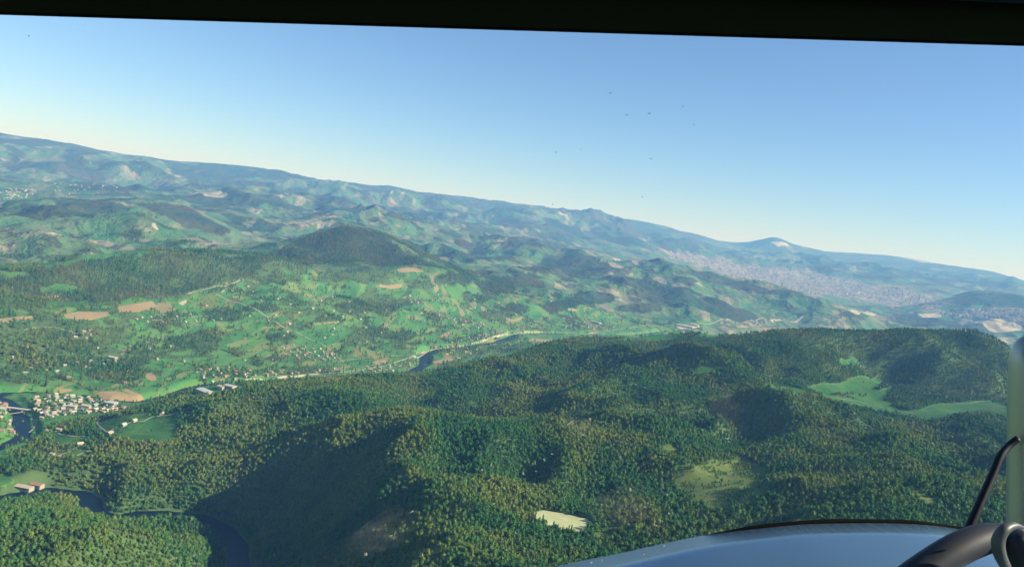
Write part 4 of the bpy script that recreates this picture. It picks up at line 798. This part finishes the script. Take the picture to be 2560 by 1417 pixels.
seen = (px > 15) & (px < 2500) & (py < 1395) & (py > 1100) & ((px < 1330) | (py < 1290 - .02*np.abs(px - 2000)))
order = np.argsort(np.where(seen, tr, 1e9))[:300]
single = np.zeros(len(tx), bool); single[order] = True
GROUP_T = 'trees of the near forest'
for q in order:
    con = tk[q] >= 5
    e = link(bpy.data.objects.new('conifer_tree' if con else 'broadleaf_tree', None))
    e.location = (tx[q], ty[q], tz[q] - .4); e.rotation_euler = (0, 0, trot[q]); e.scale = (ts[q],)*3
    e.empty_display_size = 2
    X_ = px[q]
    side = ('in the wood inside the near river loop' if X_ < 580 else 'on the shaded slope beside the near river loop' if X_ < 880 else 'on the sunlit spur between river loop and pale clearing' if X_ < 1130
            else 'just left of the pale straw clearing' if X_ < 1330 else 'around the pale straw clearing' if X_ < 1490 else 'between the straw and olive clearings' if X_ < 1700 else 'on the slope just above the aircraft nose')
    size = 'tall' if ts[q] > 1.0 else 'middling' if ts[q] > .75 else 'small'
    tag(e, size + (' dark pointed conifer ' if con else ' broadleaf tree ') + side, 'tree', GROUP_T)
    cr, tk_ = KINDS[tk[q]]
    obj('crown', cr, e); obj('trunk', tk_, e)

def forest(name, label, sel):
    """one wood: its points carry tree kind, turn and size; geometry nodes stand a tree on each"""
    n = int(sel.sum()); m = bpy.data.meshes.new(name)
    m.vertices.add(n); m.vertices.foreach_set('co', np.stack([tx[sel], ty[sel], tz[sel] - .4], -1).ravel())
    for an, ty_, val in (('tree_kind', 'INT', tk[sel].astype(np.int32)), ('tree_size', 'FLOAT', ts[sel].astype(np.float32)), ('tree_turn', 'FLOAT', trot[sel].astype(np.float32))):
        m.attributes.new(an, ty_, 'POINT').data.foreach_set('value', val)
    o = tag(obj(name, m), label, 'forest', kind='stuff')
    md = o.modifiers.new('trees', 'NODES'); md.node_group = TREES
    return o
def tree_group():
    coll = bpy.data.collections.new('tree_kinds')
    for k, (c, t) in enumerate(KINDS):
        # crown and trunk in one mesh for the mass of trees
        me = c.copy(); me.name = 'forest_tree'
        bm = bmesh.new(); bm.from_mesh(c); nf = len(bm.faces); bm.from_mesh(t); bm.faces.ensure_lookup_table()
        for f in bm.faces[nf:]: f.material_index = 1
        bm.to_mesh(me); bm.free(); me.materials.append(M_BARK)
        coll.objects.link(bpy.data.objects.new('forest_tree_%02d' % k, me))
    ng = bpy.data.node_groups.new('trees', 'GeometryNodeTree')
    ng.interface.new_socket('Geometry', in_out='INPUT', socket_type='NodeSocketGeometry')
    ng.interface.new_socket('Geometry', in_out='OUTPUT', socket_type='NodeSocketGeometry')
    N, Lk = ng.nodes, ng.links
    gi, go = N.new('NodeGroupInput'), N.new('NodeGroupOutput')
    ci = N.new('GeometryNodeCollectionInfo'); ci.inputs['Collection'].default_value = coll
    ci.inputs['Separate Children'].default_value = True; ci.inputs['Reset Children'].default_value = True
    ip = N.new('GeometryNodeInstanceOnPoints'); ip.inputs['Pick Instance'].default_value = True
    def attr(nm, dt):
        a = N.new('GeometryNodeInputNamedAttribute'); a.data_type = dt; a.inputs['Name'].default_value = nm; return a.outputs['Attribute']
    cx = N.new('ShaderNodeCombineXYZ'); Lk.new(attr('tree_turn', 'FLOAT'), cx.inputs[2])
    sc = N.new('ShaderNodeCombineXYZ'); s = attr('tree_size', 'FLOAT')
    for q in range(3): Lk.new(s, sc.inputs[q])
    Lk.new(gi.outputs[0], ip.inputs['Points']); Lk.new(ci.outputs[0], ip.inputs['Instance'])
    Lk.new(attr('tree_kind', 'INT'), ip.inputs['Instance Index']); Lk.new(cx.outputs[0], ip.inputs['Rotation']); Lk.new(sc.outputs[0], ip.inputs['Scale'])
    Lk.new(ip.outputs[0], go.inputs[0])
    return ng
TREES = tree_group()
near_w = ~single & (tr < 3100) & (tf < .5) & ((ty < 2900) | (tx > 0))
val_w = ~single & ~near_w & (tf >= .5)
far_w = ~single & ~near_w & ~val_w
forest('forest', 'dense mixed green forest covering the near hills below the aircraft', near_w)
forest('woodland', 'scattered groves and hedgerow trees on the green valley fields', val_w)
forest('forest', 'dark forest on the ridge beyond the valley fields', far_w)
print('TREES', len(tx), int(near_w.sum()), int(val_w.sum()), int(far_w.sum()), 'top', TOP)

# ---------------------------------------------------------------- houses
WALLS = [plain('plaster_cream', (.27, .25, .19)), plain('plaster_white', (.33, .32, .26)), plain('plaster_pink', (.27, .22, .18))]
ROOFS = [('beige', plain('tile_beige', (.42, .36, .26), .8)), ('pinkish', plain('tile_pink', (.40, .31, .24), .8)), ('white', plain('sheet_white', (.40, .40, .34), .6)), ('red tiled', plain('tile_red', (.31, .18, .13), .85)), ('grey', plain('slate_grey', (.32, .33, .31), .7))]
M_GREY = plain('sheet_steel', (.42, .44, .42), .6); M_CONC = plain('concrete', (.52, .48, .42), .9)
def gable(w, l, h, rh, ov=.5):
    wv = [(-w/2, -l/2, -3), (w/2, -l/2, -3), (w/2, l/2, -3), (-w/2, l/2, -3), (-w/2, -l/2, h), (w/2, -l/2, h), (w/2, l/2, h), (-w/2, l/2, h), (0, -l/2, h + rh - .25), (0, l/2, h + rh - .25)]
    wf = [(0, 1, 5, 8, 4), (2, 3, 7, 9, 6), (1, 2, 6, 5), (3, 0, 4, 7)]
    W, L = w/2 + ov, l/2 + ov; d = rh*ov/(w/2)
    rv = []
    for z in (0, .3): rv += [(-W, -L, h - d + z), (-W, L, h - d + z), (0, -L, h + rh + z - .1), (0, L, h + rh + z - .1), (W, -L, h - d + z), (W, L, h - d + z)]
    rf = [(6, 8, 9, 7), (8, 10, 11, 9), (0, 1, 3, 2), (2, 3, 5, 4), (0, 6, 7, 1), (4, 5, 11, 10), (0, 2, 8, 6), (2, 4, 10, 8), (1, 7, 9, 3), (3, 9, 11, 5)]
    return wv, wf, rv, rf
SIZES = [(6.5, 8.5, 3.6, 2.2), (7, 11, 3.4, 2.4), (7.5, 9, 4.4, 2.0), (6, 8, 2.6, 2)]
_cache = {}
def house_meshes(size, wi, ri):
    for key, fn in ((('w', size, wi), 0), (('r', size, ri), 1)):
        if key not in _cache:
            wv, wf, rv, rf = gable(*SIZES[size])
            _cache[key] = mesh_from('house_wall', wv, wf, WALLS[wi]) if fn == 0 else mesh_from('house_roof', rv, rf, ROOFS[ri][1])
    return _cache[('w', size, wi)], _cache[('r', size, ri)]
def slope_base(x, y, r=4):
    return float(ground(np.array([x - r, x + r, x, x]), np.array([y, y, y - r, y + r])).min())
hs = sorted(HOUSES, key=lambda h: math.hypot(h[0], h[1]))
hz = ground([h[0] for h in hs], [h[1] for h in hs])
MAX_H = 290
for k, (x, y, a, s, ri, vi) in enumerate(hs[:MAX_H]):
    wm, rm = house_meshes(s, (k*7) % 3, ri)
    e = link(bpy.data.objects.new('house', None)); e.location = (x, y, max(1.5, float(hz[k])) + .2); e.rotation_euler = (0, 0, a); e.scale = (.8 + .3*((k*37) % 11)/10, .8 + .35*((k*53) % 13)/12, .75 + .3*((k*29) % 7)/6)
    size = ('small', 'long', 'tall', 'low')[s]
    tag(e, '%s %s walled house with %s roof %s' % (size, ('cream', 'white', 'pink')[(k*7) % 3], ROOFS[ri][0], HAMLETS[vi]), 'house', 'houses ' + HAMLETS[vi])
    obj('wall', wm, e); obj('roof', rm, e)
# the rest, too far to pick out
V = []; F = []
FM = []
def add_block(x, y, z, a, w, l, h, rh, wi, ri):
    wv, wf, rv, rf = gable(w, l, h, rh)
    ca_, sa_ = math.cos(a), math.sin(a)
    for vv, ff, mi in ((wv, wf, wi), (rv, rf[:2], 3 + ri)):
        b = len(V); V.extend((x + ca_*p[0] - sa_*p[1], y + sa_*p[0] + ca_*p[1], z + p[2]) for p in vv)
        F.extend(tuple(b + q for q in f) for f in ff); FM.extend([mi]*len(ff))
for k, (x, y, a, s, ri, vi) in enumerate(hs[MAX_H:]): add_block(x, y, max(1.5, float(hz[MAX_H + k])), a, *SIZES[s], k % 3, ri)
def in_poly(n, pg, soft=0):
    pg = np.array(pg, float); lo, hi = pg.min(0), pg.max(0); out = []
    while sum(len(o) for o in out) < n:
        q = rng.uniform(lo, hi, (n*4, 2)); out.append(q[poly_mask(q[:, 0], q[:, 1], pg, 1.0) > .5])
    return np.vstack(out)[:n]
for pg in FAR_VILLAGES:
    q = in_poly(55, pg); zz = ground(q[:, 0], q[:, 1])
    for (x, y), z in zip(q, zz): add_block(x, y, z, rng.uniform(0, 3), rng.uniform(9, 16), rng.uniform(11, 24), rng.uniform(5, 8), 3, int(rng.integers(3)), int(rng.integers(5)))
me = mesh_from('settlement', V, F, WALLS + [r[1] for r in ROOFS]); me.polygons.foreach_set('material_index', np.array(FM, np.int32))
tag(obj('settlement', me), 'tiny pale houses of the far villages across the basin', 'village', kind='stuff')
V = []; F = []; FM = []
for pg, n in zip(COVER['town'], (4400, 900)):
    q = in_poly(n, pg); dens = fbm(q[:, 0], q[:, 1], 900, 3, 123); q = q[dens + rng.uniform(-.4, .4, len(q)) > -.1]; zz = ground(q[:, 0], q[:, 1])
    for (x, y), z in zip(q, zz):
        big = rng.random() < .07
        add_block(x, y, z, rng.uniform(0, 3), rng.uniform(9, 16), rng.uniform(12, 50 if big else 22), rng.uniform(16, 30) if big else rng.uniform(5, 9), .6 if big else 3, int(rng.integers(3)), int(rng.integers(5)))
CITY = [plain('city_' + n_, c_, .9) for n_, c_ in (('plaster', (.32, .30, .26)), ('render', (.38, .36, .32)), ('brick', (.24, .21, .18)), ('roof_brown', (.20, .18, .15)), ('roof_pink', (.24, .21, .18)), ('roof_pale', (.36, .35, .32)), ('roof_red', (.20, .16, .13)), ('roof_grey', (.17, .18, .18)))]
me = mesh_from('city', V, F, CITY); me.polygons.foreach_set('material_index', np.array(FM, np.int32))
tag(obj('city', me), 'grey lavender mass of town buildings spread over the far plain', 'city', kind='stuff')

FARM = [('pinkish', 1, 'at the track fork below the forest clearing'), ('pale beige', 0, 'beside the lone trees in the green forest clearing'), ('white', 2, 'half way along the track in the green forest clearing'), ('pinkish', 1, 'at the forest edge end of the clearing track'), ('pinkish', 1, 'at the head of the small curved lane'), ('pale beige', 0, 'among trees beside the small curved lane'), ('pale beige', 0, 'at the lower end of the small curved lane')]
for (x, y), (rn, ri, where) in zip(FARMHOUSES, FARM):
    wm, rm = house_meshes(1, 1, ri)
    e = link(bpy.data.objects.new('farmhouse', None)); e.location = (x, y, slope_base(x, y) + .8); e.rotation_euler = (0, 0, .7 + x*.01)
    tag(e, 'lone farmhouse with %s roof %s' % (rn, where), 'farmhouse'); obj('wall', wm, e); obj('roof', rm, e)
HALLSPEC = [(20, 40, 6, 2, M_GREY, .95, 'long pale grey roofed industrial shed beside the river'), (16, 24, 5.5, 2, ROOFS[2][1], 1.2, 'white roofed workshop by the forest edge near the river'), (14, 18, 6, 2, ROOFS[0][1], 1.0, 'small beige workshop between the two riverside sheds'),
            (13, 28, 4.5, 2.2, ROOFS[0][1], 1.45, 'long beige roofed hall on the near river bank'), (12, 20, 4.5, 2.2, ROOFS[3][1], 1.45, 'red roofed hall on the near river bank'), (18, 20, 9, 1, M_GREY, 1.5, 'grey flat roofed block at the end of the riverside village'),
            (60, 110, 9, 2, ROOFS[2][1], 1.2, 'wide white factory hall far along the valley'), (30, 60, 9, 2, ROOFS[2][1], 1.0, 'white shed above the main valley road'), (40, 60, 9, 2, ROOFS[2][1], 1.2, 'second white factory hall beside the wide one'),
            (14, 22, 8, 3, ROOFS[3][1], .4, 'red roofed hall beside the river bridge'), (12, 22, 6, 3, ROOFS[2][1], 1.4, 'white barn standing alone in the fields'), (10, 18, 7, 2, ROOFS[0][1], 1.55, 'pale block on the village street, lower row'), (10, 18, 7, 2, ROOFS[2][1], 1.55, 'white block on the village street, lower row')]
for (x, y), (w, l, h, rh, rm, a, lab) in zip(HALLS, HALLSPEC):
    wv, wf, rv, rf = gable(w, l, h, rh, .8)
    e = link(bpy.data.objects.new('industrial_hall', None)); e.location = (x, y, max(1.5, slope_base(x, y, 10)) + 1); e.rotation_euler = (0, 0, a)
    tag(e, lab, 'building'); obj('wall', mesh_from('hall_wall', wv, wf, WALLS[1]), e); obj('roof', mesh_from('hall_roof', rv, rf, rm), e)

# ---------------------------------------------------------------- bridge over the river at the village
def box(V, F, c, s):
    b = len(V); V += [(c[0] + i*s[0]/2, c[1] + j*s[1]/2, c[2] + k*s[2]/2) for i in (-1, 1) for j in (-1, 1) for k in (-1, 1)]
    F += [tuple(b + q for q in f) for f in ((0, 1, 3, 2), (4, 6, 7, 5), (0, 4, 5, 1), (2, 3, 7, 6), (0, 2, 6, 4), (1, 5, 7, 3))]
def boxes(items):
    V, F = [], []
    for c, s in items: box(V, F, c, s)
    return V, F
L = RIVERS[1][0]; bp = L[5]*.45 + L[6]*.55
e = link(bpy.data.objects.new('road_bridge', None)); e.location = (float(bp[0]), float(bp[1]), 0); e.rotation_euler = (0, 0, math.atan2(*(ROADS[0][0][1][::-1] - np.array(ROADS[0][0][0][::-1]))) if False else .05)
tag(e, 'pale concrete road bridge across the river at the village', 'bridge')
obj('deck', mesh_from('deck', *boxes([((0, 0, 5.2), (78, 7, .8))]), M_CONC), e)
for s in (-1, 1): obj('parapet', mesh_from('parapet', *boxes([((0, s*3.3, 6.1), (78, .35, .95))]), M_CONC), e)
for s in (-1, 1): obj('pier', mesh_from('pier', *boxes([((s*13, 0, .8), (2, 6, 8)), ((s*13, 0, 4.5), (3, 6.6, .6))]), M_CONC), e)

# ---------------------------------------------------------------- the aircraft around the camera
craft = link(bpy.data.objects.new('aircraft', None)); craft.matrix_world = Matrix.Translation(EYE) @ ATTITUDE
tag(craft, 'aircraft seen from its own cockpit: dark windscreen frame, blue nose, metal post', 'aircraft')
def at(px_, py_, d): return Vector(((px_ - 1280)/2000*d, -(py_ - 708.5)/2000*d, -d))   # cockpit point seen at that place from the seat
def tube(pts, rads, n=20, cap=True):
    V, F = [], []
    P = [Vector(p) for p in pts]; T = [(P[min(k + 1, len(P) - 1)] - P[max(k - 1, 0)]).normalized() for k in range(len(P))]
    u = T[0].orthogonal().normalized()
    for k in range(len(P)):
        u = (u - T[k]*u.dot(T[k])).normalized(); w = T[k].cross(u)
        V += [tuple(P[k] + (u*math.cos(2*math.pi*q/n) + w*math.sin(2*math.pi*q/n))*rads[k]) for q in range(n)]
    for k in range(len(P) - 1): F += [(k*n + q, k*n + (q + 1) % n, (k+1)*n + (q + 1) % n, (k+1)*n + q) for q in range(n)]
    if cap: F += [tuple(range(n))[::-1], tuple((len(P) - 1)*n + q for q in range(n))]
    return V, F
def curve_pts(P, R, n=8):
    P = [Vector(p) for p in P]; out = []; rr_ = []
    Q = [2*P[0] - P[1]] + P + [2*P[-1] - P[-2]]
    for k in range(1, len(Q) - 2):
        for s in range(n):
            t = s/n; a, b, c, d = Q[k-1], Q[k], Q[k+1], Q[k+2]
            out.append(.5*(2*b + (c - a)*t + (2*a - 5*b + 4*c - d)*t*t + (3*b - a - 3*c + d)*t**3)); rr_.append(R[k-1] + (R[k] - R[k-1])*t)
    return out + [P[-1]], rr_ + [R[-1]]
def metal(name, c, rough, metallic, scale, streak=(1, 1, 1), coat=0, amp=.3, spec=.5):
    t = NT(name); pos = t.mapping(t.node('ShaderNodeTexCoord').outputs['Object'], streak)
    n = t.noise(pos, scale, 5, .6)
    r = t.math('ADD', rough*.7, t.math('MULTIPLY', n, rough*.6))
    return t.done(t.bsdf(t.mix(n, tuple(v*(1 - amp) for v in c), c), r, metallic, spec, t.bump(n, .04, .01), coat))
M_FRAME = metal('frame_black', (.016, .018, .010), .75, 0, 30, spec=.06)
M_LINER = metal('header_navy', (.012, .018, .034), .7, 0, 30, spec=.06)
M_RUBBER = metal('rubber_black', (.006, .006, .005), .8, 0, 60, spec=.06)
M_NOSE = metal('nose_paint', (.15, .27, .37), .22, .5, 6, amp=.1)
M_POST = metal('polished_post', (.52, .51, .45), .36, .6, 5, (3, .6, 3), amp=.25)
M_TUBE = metal('tube_dark', (.035, .04, .055), .55, 0, 14, spec=.25)
M_CLAMP = metal('clamp_grey', (.11, .12, .13), .5, .2, 18, spec=.3)
M_ROD = metal('rod_black', (.014, .018, .030), .55, 0, 20, spec=.25)

# windscreen header: a rounded beam across the top, its rubber seal along the lower edge
def beam(top, bottom, d0, d1, x0, x1, bulge):
    """bar between two sloping lines in the cockpit, with a rounded section"""
    V, F = [], []; n = 24; prof = 9
    for k in range(n + 1):
        x = x0 + (x1 - x0)*k/n; yt, yb = top(x), bottom(x)
        for q in range(prof + 1):
            a = math.pi*q/prof
            V.append((x, (yt + yb)/2 - (yt - yb)/2*math.cos(a), -(d0 - bulge*math.sin(a))))
        V.append((x, yt*d1/d0, -d1)); V.append((x, yb*d1/d0 + .006, -d1))
    m = prof + 3
    for k in range(n):
        for q in range(m): F.append((k*m + q, (k+1)*m + q, (k+1)*m + (q + 1) % m, k*m + (q + 1) % m))
    F += [tuple(range(m)), tuple(n*m + q for q in range(m))[::-1]]
    return V, F
slope = -(116 - 38)/2560
def hdr(off): return lambda x: (-(38 - 708.5)/2000 + off)*.62 + slope*(x + .3968)
frame = obj('windscreen_frame', mesh_from('windscreen_frame', *beam(lambda x: hdr(0)(x) + .055, hdr(.0015), .62, .70, -.95, .95, .012), M_FRAME, True), craft)
frame['label'] = 'black padded windscreen frame across the top'
liner = obj('header_panel', mesh_from('header_panel', *beam(lambda x: hdr(0)(x) + .16, lambda x: hdr(0)(x) + .024 - .012*(x - .2), .59, .60, -.95, .95, .02), M_LINER, True), craft)
obj('seal', mesh_from('seal', *beam(lambda x: hdr(.0045)(x), hdr(0), .62, .65, -.95, .95, .002), M_RUBBER, True), frame)
# roof over the cockpit and the sides, out of view, so that the frame sits in real shade
obj('roof_panel', mesh_from('roof_panel', *boxes([((0, .36, .1), (2.0, .03, 1.7))]), M_LINER), craft)

# windscreen pane with the scratches and specks that show on it
tp = NT('clear_glass'); tb_ = tp.node('ShaderNodeBsdfTransparent'); tb_.inputs[0].default_value = (.985, .985, .985, 1); M_PANE = tp.done(tb_.outputs[0])

def faint(name, c, a):
    t = NT(name); pos = t.node('ShaderNodeTexCoord').outputs['Object']; m = t.node('ShaderNodeMixShader')
    t.put(m.inputs[0], t.math('MULTIPLY', t.noise(pos, 900, 2), a*2, clamp=True)); tr_ = t.node('ShaderNodeBsdfTransparent')
    t.l.new(tr_.outputs[0], m.inputs[1]); t.l.new(t.bsdf(c, .8, 0, .2), m.inputs[2]); return t.done(m.outputs[0])
M_SCRATCH = faint('glass_scratch', (.6, .57, .55), .5); M_SPECK = faint('dust_speck', (.25, .36, .45), .22)
pane = obj('windscreen_pane', mesh_from('windscreen_pane', *boxes([((.05, -.02, -.66), (2.0, .92, .005))]), M_PANE), craft)
gs = np.random.default_rng(4)
def flake(px_, py_, lw, lh, ang, mat, nm):
    c_ = at(px_, py_, .656); n = 9; k = .656/2000; ca_, sa_ = math.cos(ang), math.sin(ang); V_ = []
    for z in (0, .0004):
        for q in range(n):
            a_ = 2*math.pi*q/n; m_ = gs.uniform(.45, 1.0); u_, v_ = lw*k*math.cos(a_)*m_, lh*k*math.sin(a_)*m_
            V_.append((c_.x + u_*ca_ - v_*sa_, c_.y + u_*sa_ + v_*ca_, c_.z + z))
    F_ = [tuple(range(n))[::-1], tuple(n + q for q in range(n))] + [(q, (q + 1) % n, n + (q + 1) % n, n + q) for q in range(n)]
    obj(nm, mesh_from(nm, V_, F_, mat), pane)
for a_ in [(1424, 1057, 11, 2, .6), (1430, 1052, 8, 1.5, .6), (1475, 1048, 3.5, 5, .3), (1456, 1086, 1.8, 4, 1.4), (1380, 1134, 2, 4, 1.3), (1360, 1148, 1.8, 4, .2), (1338, 1155, 1.8, 7, .1), (1228, 1162, 2, 6, -.3), (1205, 1174, 3, 3, .5), (1222, 1200, 6, 2, .7), (1308, 1182, 2, 5, 0), (1340, 1177, 3, 1.3, 0), (1235, 1258, 3, 2, -.4), (1030, 1278, 7, 2.5, .5), (977, 1338, 6, 2, .2), (914, 1385, 5, 5, .6), (1576, 1223, 3.5, 5, .4), (1544, 1229, 2.5, 2, .2), (1612, 1266, 5, 3, .4), (1620, 1256, 3, 2, .7), (1668, 1236, 2.5, 4, .1), (1672, 1282, 2.5, 4.5, .3), (1642, 1313, 2.5, 2.5, 0), (1455, 1240, 1.5, 10, -.2), (1660, 1363, 2.5, 2.5, 0), (1624, 1357, 2.5, 2, 0), (1610, 1384, 2.5, 2, .3), (1478, 1405, 3, 2.5, .4), (1505, 1400, 2, 5, -.3)]: flake(*a_, M_SCRATCH, 'scratch')
for a_ in [(1623, 284, 5, 2.5, .2), (1566, 288, 5, 2.5, .4), (1627, 397, 5, 2.5, -.2), (1526, 233, 4, 2, .3), (1708, 267, 3, 2, 1), (1605, 492, 4, 2, -.8), (1735, 312, 3, 2, 1), (1382, 511, 2, 3, .2), (73, 91, 4, 3, 0), (1390, 381, 3, 2, 1), (1452, 375, 2, 3, 0)]: flake(*a_, M_SPECK, 'speck')

def smear_material():
    t = NT('glass_smear'); g = t.node('ShaderNodeTexCoord').outputs['Generated']
    gr = t.node('ShaderNodeTexGradient', gradient_type='SPHERICAL'); mp = t.mapping(g, (2, 2, 0), 0, (-1, -1, 0)); t.l.new(mp, gr.inputs[0])
    n = t.noise(g, 5, 4, .65, .6); m = t.node('ShaderNodeMixShader'); tr_ = t.node('ShaderNodeBsdfTransparent')
    t.put(m.inputs[0], t.math('MULTIPLY', t.math('MULTIPLY', t.step(gr.outputs['Fac'], 0, .8), t.step(n, .3, .75)), .11))
    t.l.new(tr_.outputs[0], m.inputs[1]); t.l.new(t.bsdf((.42, .36, .36), .9, 0, .1), m.inputs[2]); return t.done(m.outputs[0])
M_SMEAR = smear_material()
for a_ in [(1455, 1070, 75, 45, .3), (1800, 1010, 95, 60, -.7), (960, 1330, 170, 55, .55), (1560, 1260, 130, 75, .2)]: flake(*a_, M_SMEAR, 'smear')

# nose: lofted cowl, far edge to near edge
edge = [(1150, 1490), (1380, 1418), (1560, 1380), (1740, 1341), (1900, 1318), (2050, 1306), (2280, 1307), (2430, 1326), (2600, 1362), (2800, 1430), (3000, 1520)]
ed, _ = curve_pts([at(x, y, 1.55) for x, y in edge], [0]*len(edge), 6)
V, F = [], []; rows = 14
for p in ed:
    for q in range(rows):
        t = q/(rows - 1); s = 1 - .62*t
        V.append((p.x*(1 - .12*t), p.y - .155*t**1.6 - .02*t, p.z + .95*t))
for k in range(len(ed) - 1):
    for q in range(rows - 1): F.append((k*rows + q, (k+1)*rows + q, (k+1)*rows + q + 1, k*rows + q + 1))
b = len(V)                                                          # skin depth at the far lip
for p in ed: V.append((p.x, p.y - .12, p.z - .05))
for k in range(len(ed) - 1): F.append((k*rows, b + k, b + k + 1, (k+1)*rows))
nose = obj('nose_cowl', mesh_from('nose_cowl', V, F, M_NOSE, True), craft); nose['label'] = 'smooth blue painted nose of the aircraft'
rim_px = [(1742, 1339), (1820, 1325), (1900, 1313), (2050, 1301), (2170, 1300), (2280, 1302), (2360, 1312), (2430, 1322), (2520, 1343), (2620, 1370)]
rp, rr2 = curve_pts([at(x, y + 3, 1.55) for x, y in rim_px], [.0004, .0025, .0042, .0052, .005, .0045, .0042, .004, .004, .004], 6)
obj('rim', mesh_from('rim', *tube(rp, rr2, 10), M_RUBBER, True), nose)['label'] = 'thin black rim along the nose edge'

# polished post at the right
d = .95
prof = [(835, .3), (838, 10), (846, 22), (860, 33), (885, 42), (920, 46), (1000, 47), (1200, 48), (1420, 50), (1600, 50)]
post = obj('post', mesh_from('post', *tube([at(2573 - (y - 900)*.004, y, d) for y, r in prof], [r/2000*d for y, r in prof], 28), M_POST, True), craft)
post['label'] = 'upright polished metal post with a rounded top'
P, R_ = curve_pts([at(2545, 1096, .93), at(2522, 1114, .93), at(2500, 1142, .925), at(2482, 1185, .92), at(2448, 1262, .91), at(2405, 1360, .9)], [x/2000*.93 for x in (9, 9, 9.5, 10, 10.5, 11)], 6)
obj('brace_rod', mesh_from('brace_rod', *tube(P, R_, 14), M_ROD, True), craft)['label'] = 'thin black bent rod'
P, R_ = curve_pts([at(2210, 1500, .84), at(2300, 1432, .85), at(2380, 1380, .86), at(2440, 1352, .87), at(2490, 1342, .88), at(2560, 1342, .9)], [x/2000*.86 for x in (40, 40, 40, 39, 36, 34)], 7)
tb = obj('handle_tube', mesh_from('handle_tube', *tube(P, R_, 24), M_TUBE, True), craft); tb['label'] = 'thick dark grey tube'
P, R_ = curve_pts([at(2558, 1317, .83), at(2535, 1313, .825), at(2510, 1324, .82), at(2496, 1350, .82), at(2499, 1382, .82), at(2512, 1412, .825), at(2528, 1440, .83)], [x/2000*.83 for x in (3, 9, 14, 16, 15, 13, 11)], 7)
obj('clamp', mesh_from('clamp', *tube(P, R_, 16), M_CLAMP, True), tb)['label'] = 'grey curved clamp round the tube'
P, R_ = curve_pts([at(2535, 1335, .86), at(2560, 1375, .86), at(2575, 1430, .86), at(2580, 1500, .86)], [x/2000*.86 for x in (22, 42, 52, 54)], 6)
obj('grip', mesh_from('grip', *tube(P, R_, 20), M_TUBE, True), tb)

# ---------------------------------------------------------------- haze: one closed box of air
hb = bpy.data.materials.new('haze_air'); hb.use_nodes = True
nn = hb.node_tree.nodes; nn.clear(); ho = nn.new('ShaderNodeOutputMaterial'); pv = nn.new('ShaderNodeVolumePrincipled')
pv.inputs['Color'].default_value = (*HAZE_COLOR, 1); pv.inputs['Density'].default_value = HAZE_DENSITY
pv.inputs['Absorption Color'].default_value = (1, 1, 1, 1)      # clean air: scatters, absorbs nothing
hb.node_tree.links.new(pv.outputs[0], ho.inputs['Volume'])
zt = max(TOP, EYE.z) + 25; zb = float(verts[:, 2].min()) - 1.0
haze = obj('haze', mesh_from('haze', *boxes([((0, 0, (zt + zb)/2), (98000, 98000, zt - zb))]), hb))
tag(haze, 'thin blue haze filling the air over the whole landscape', 'haze', kind='stuff')
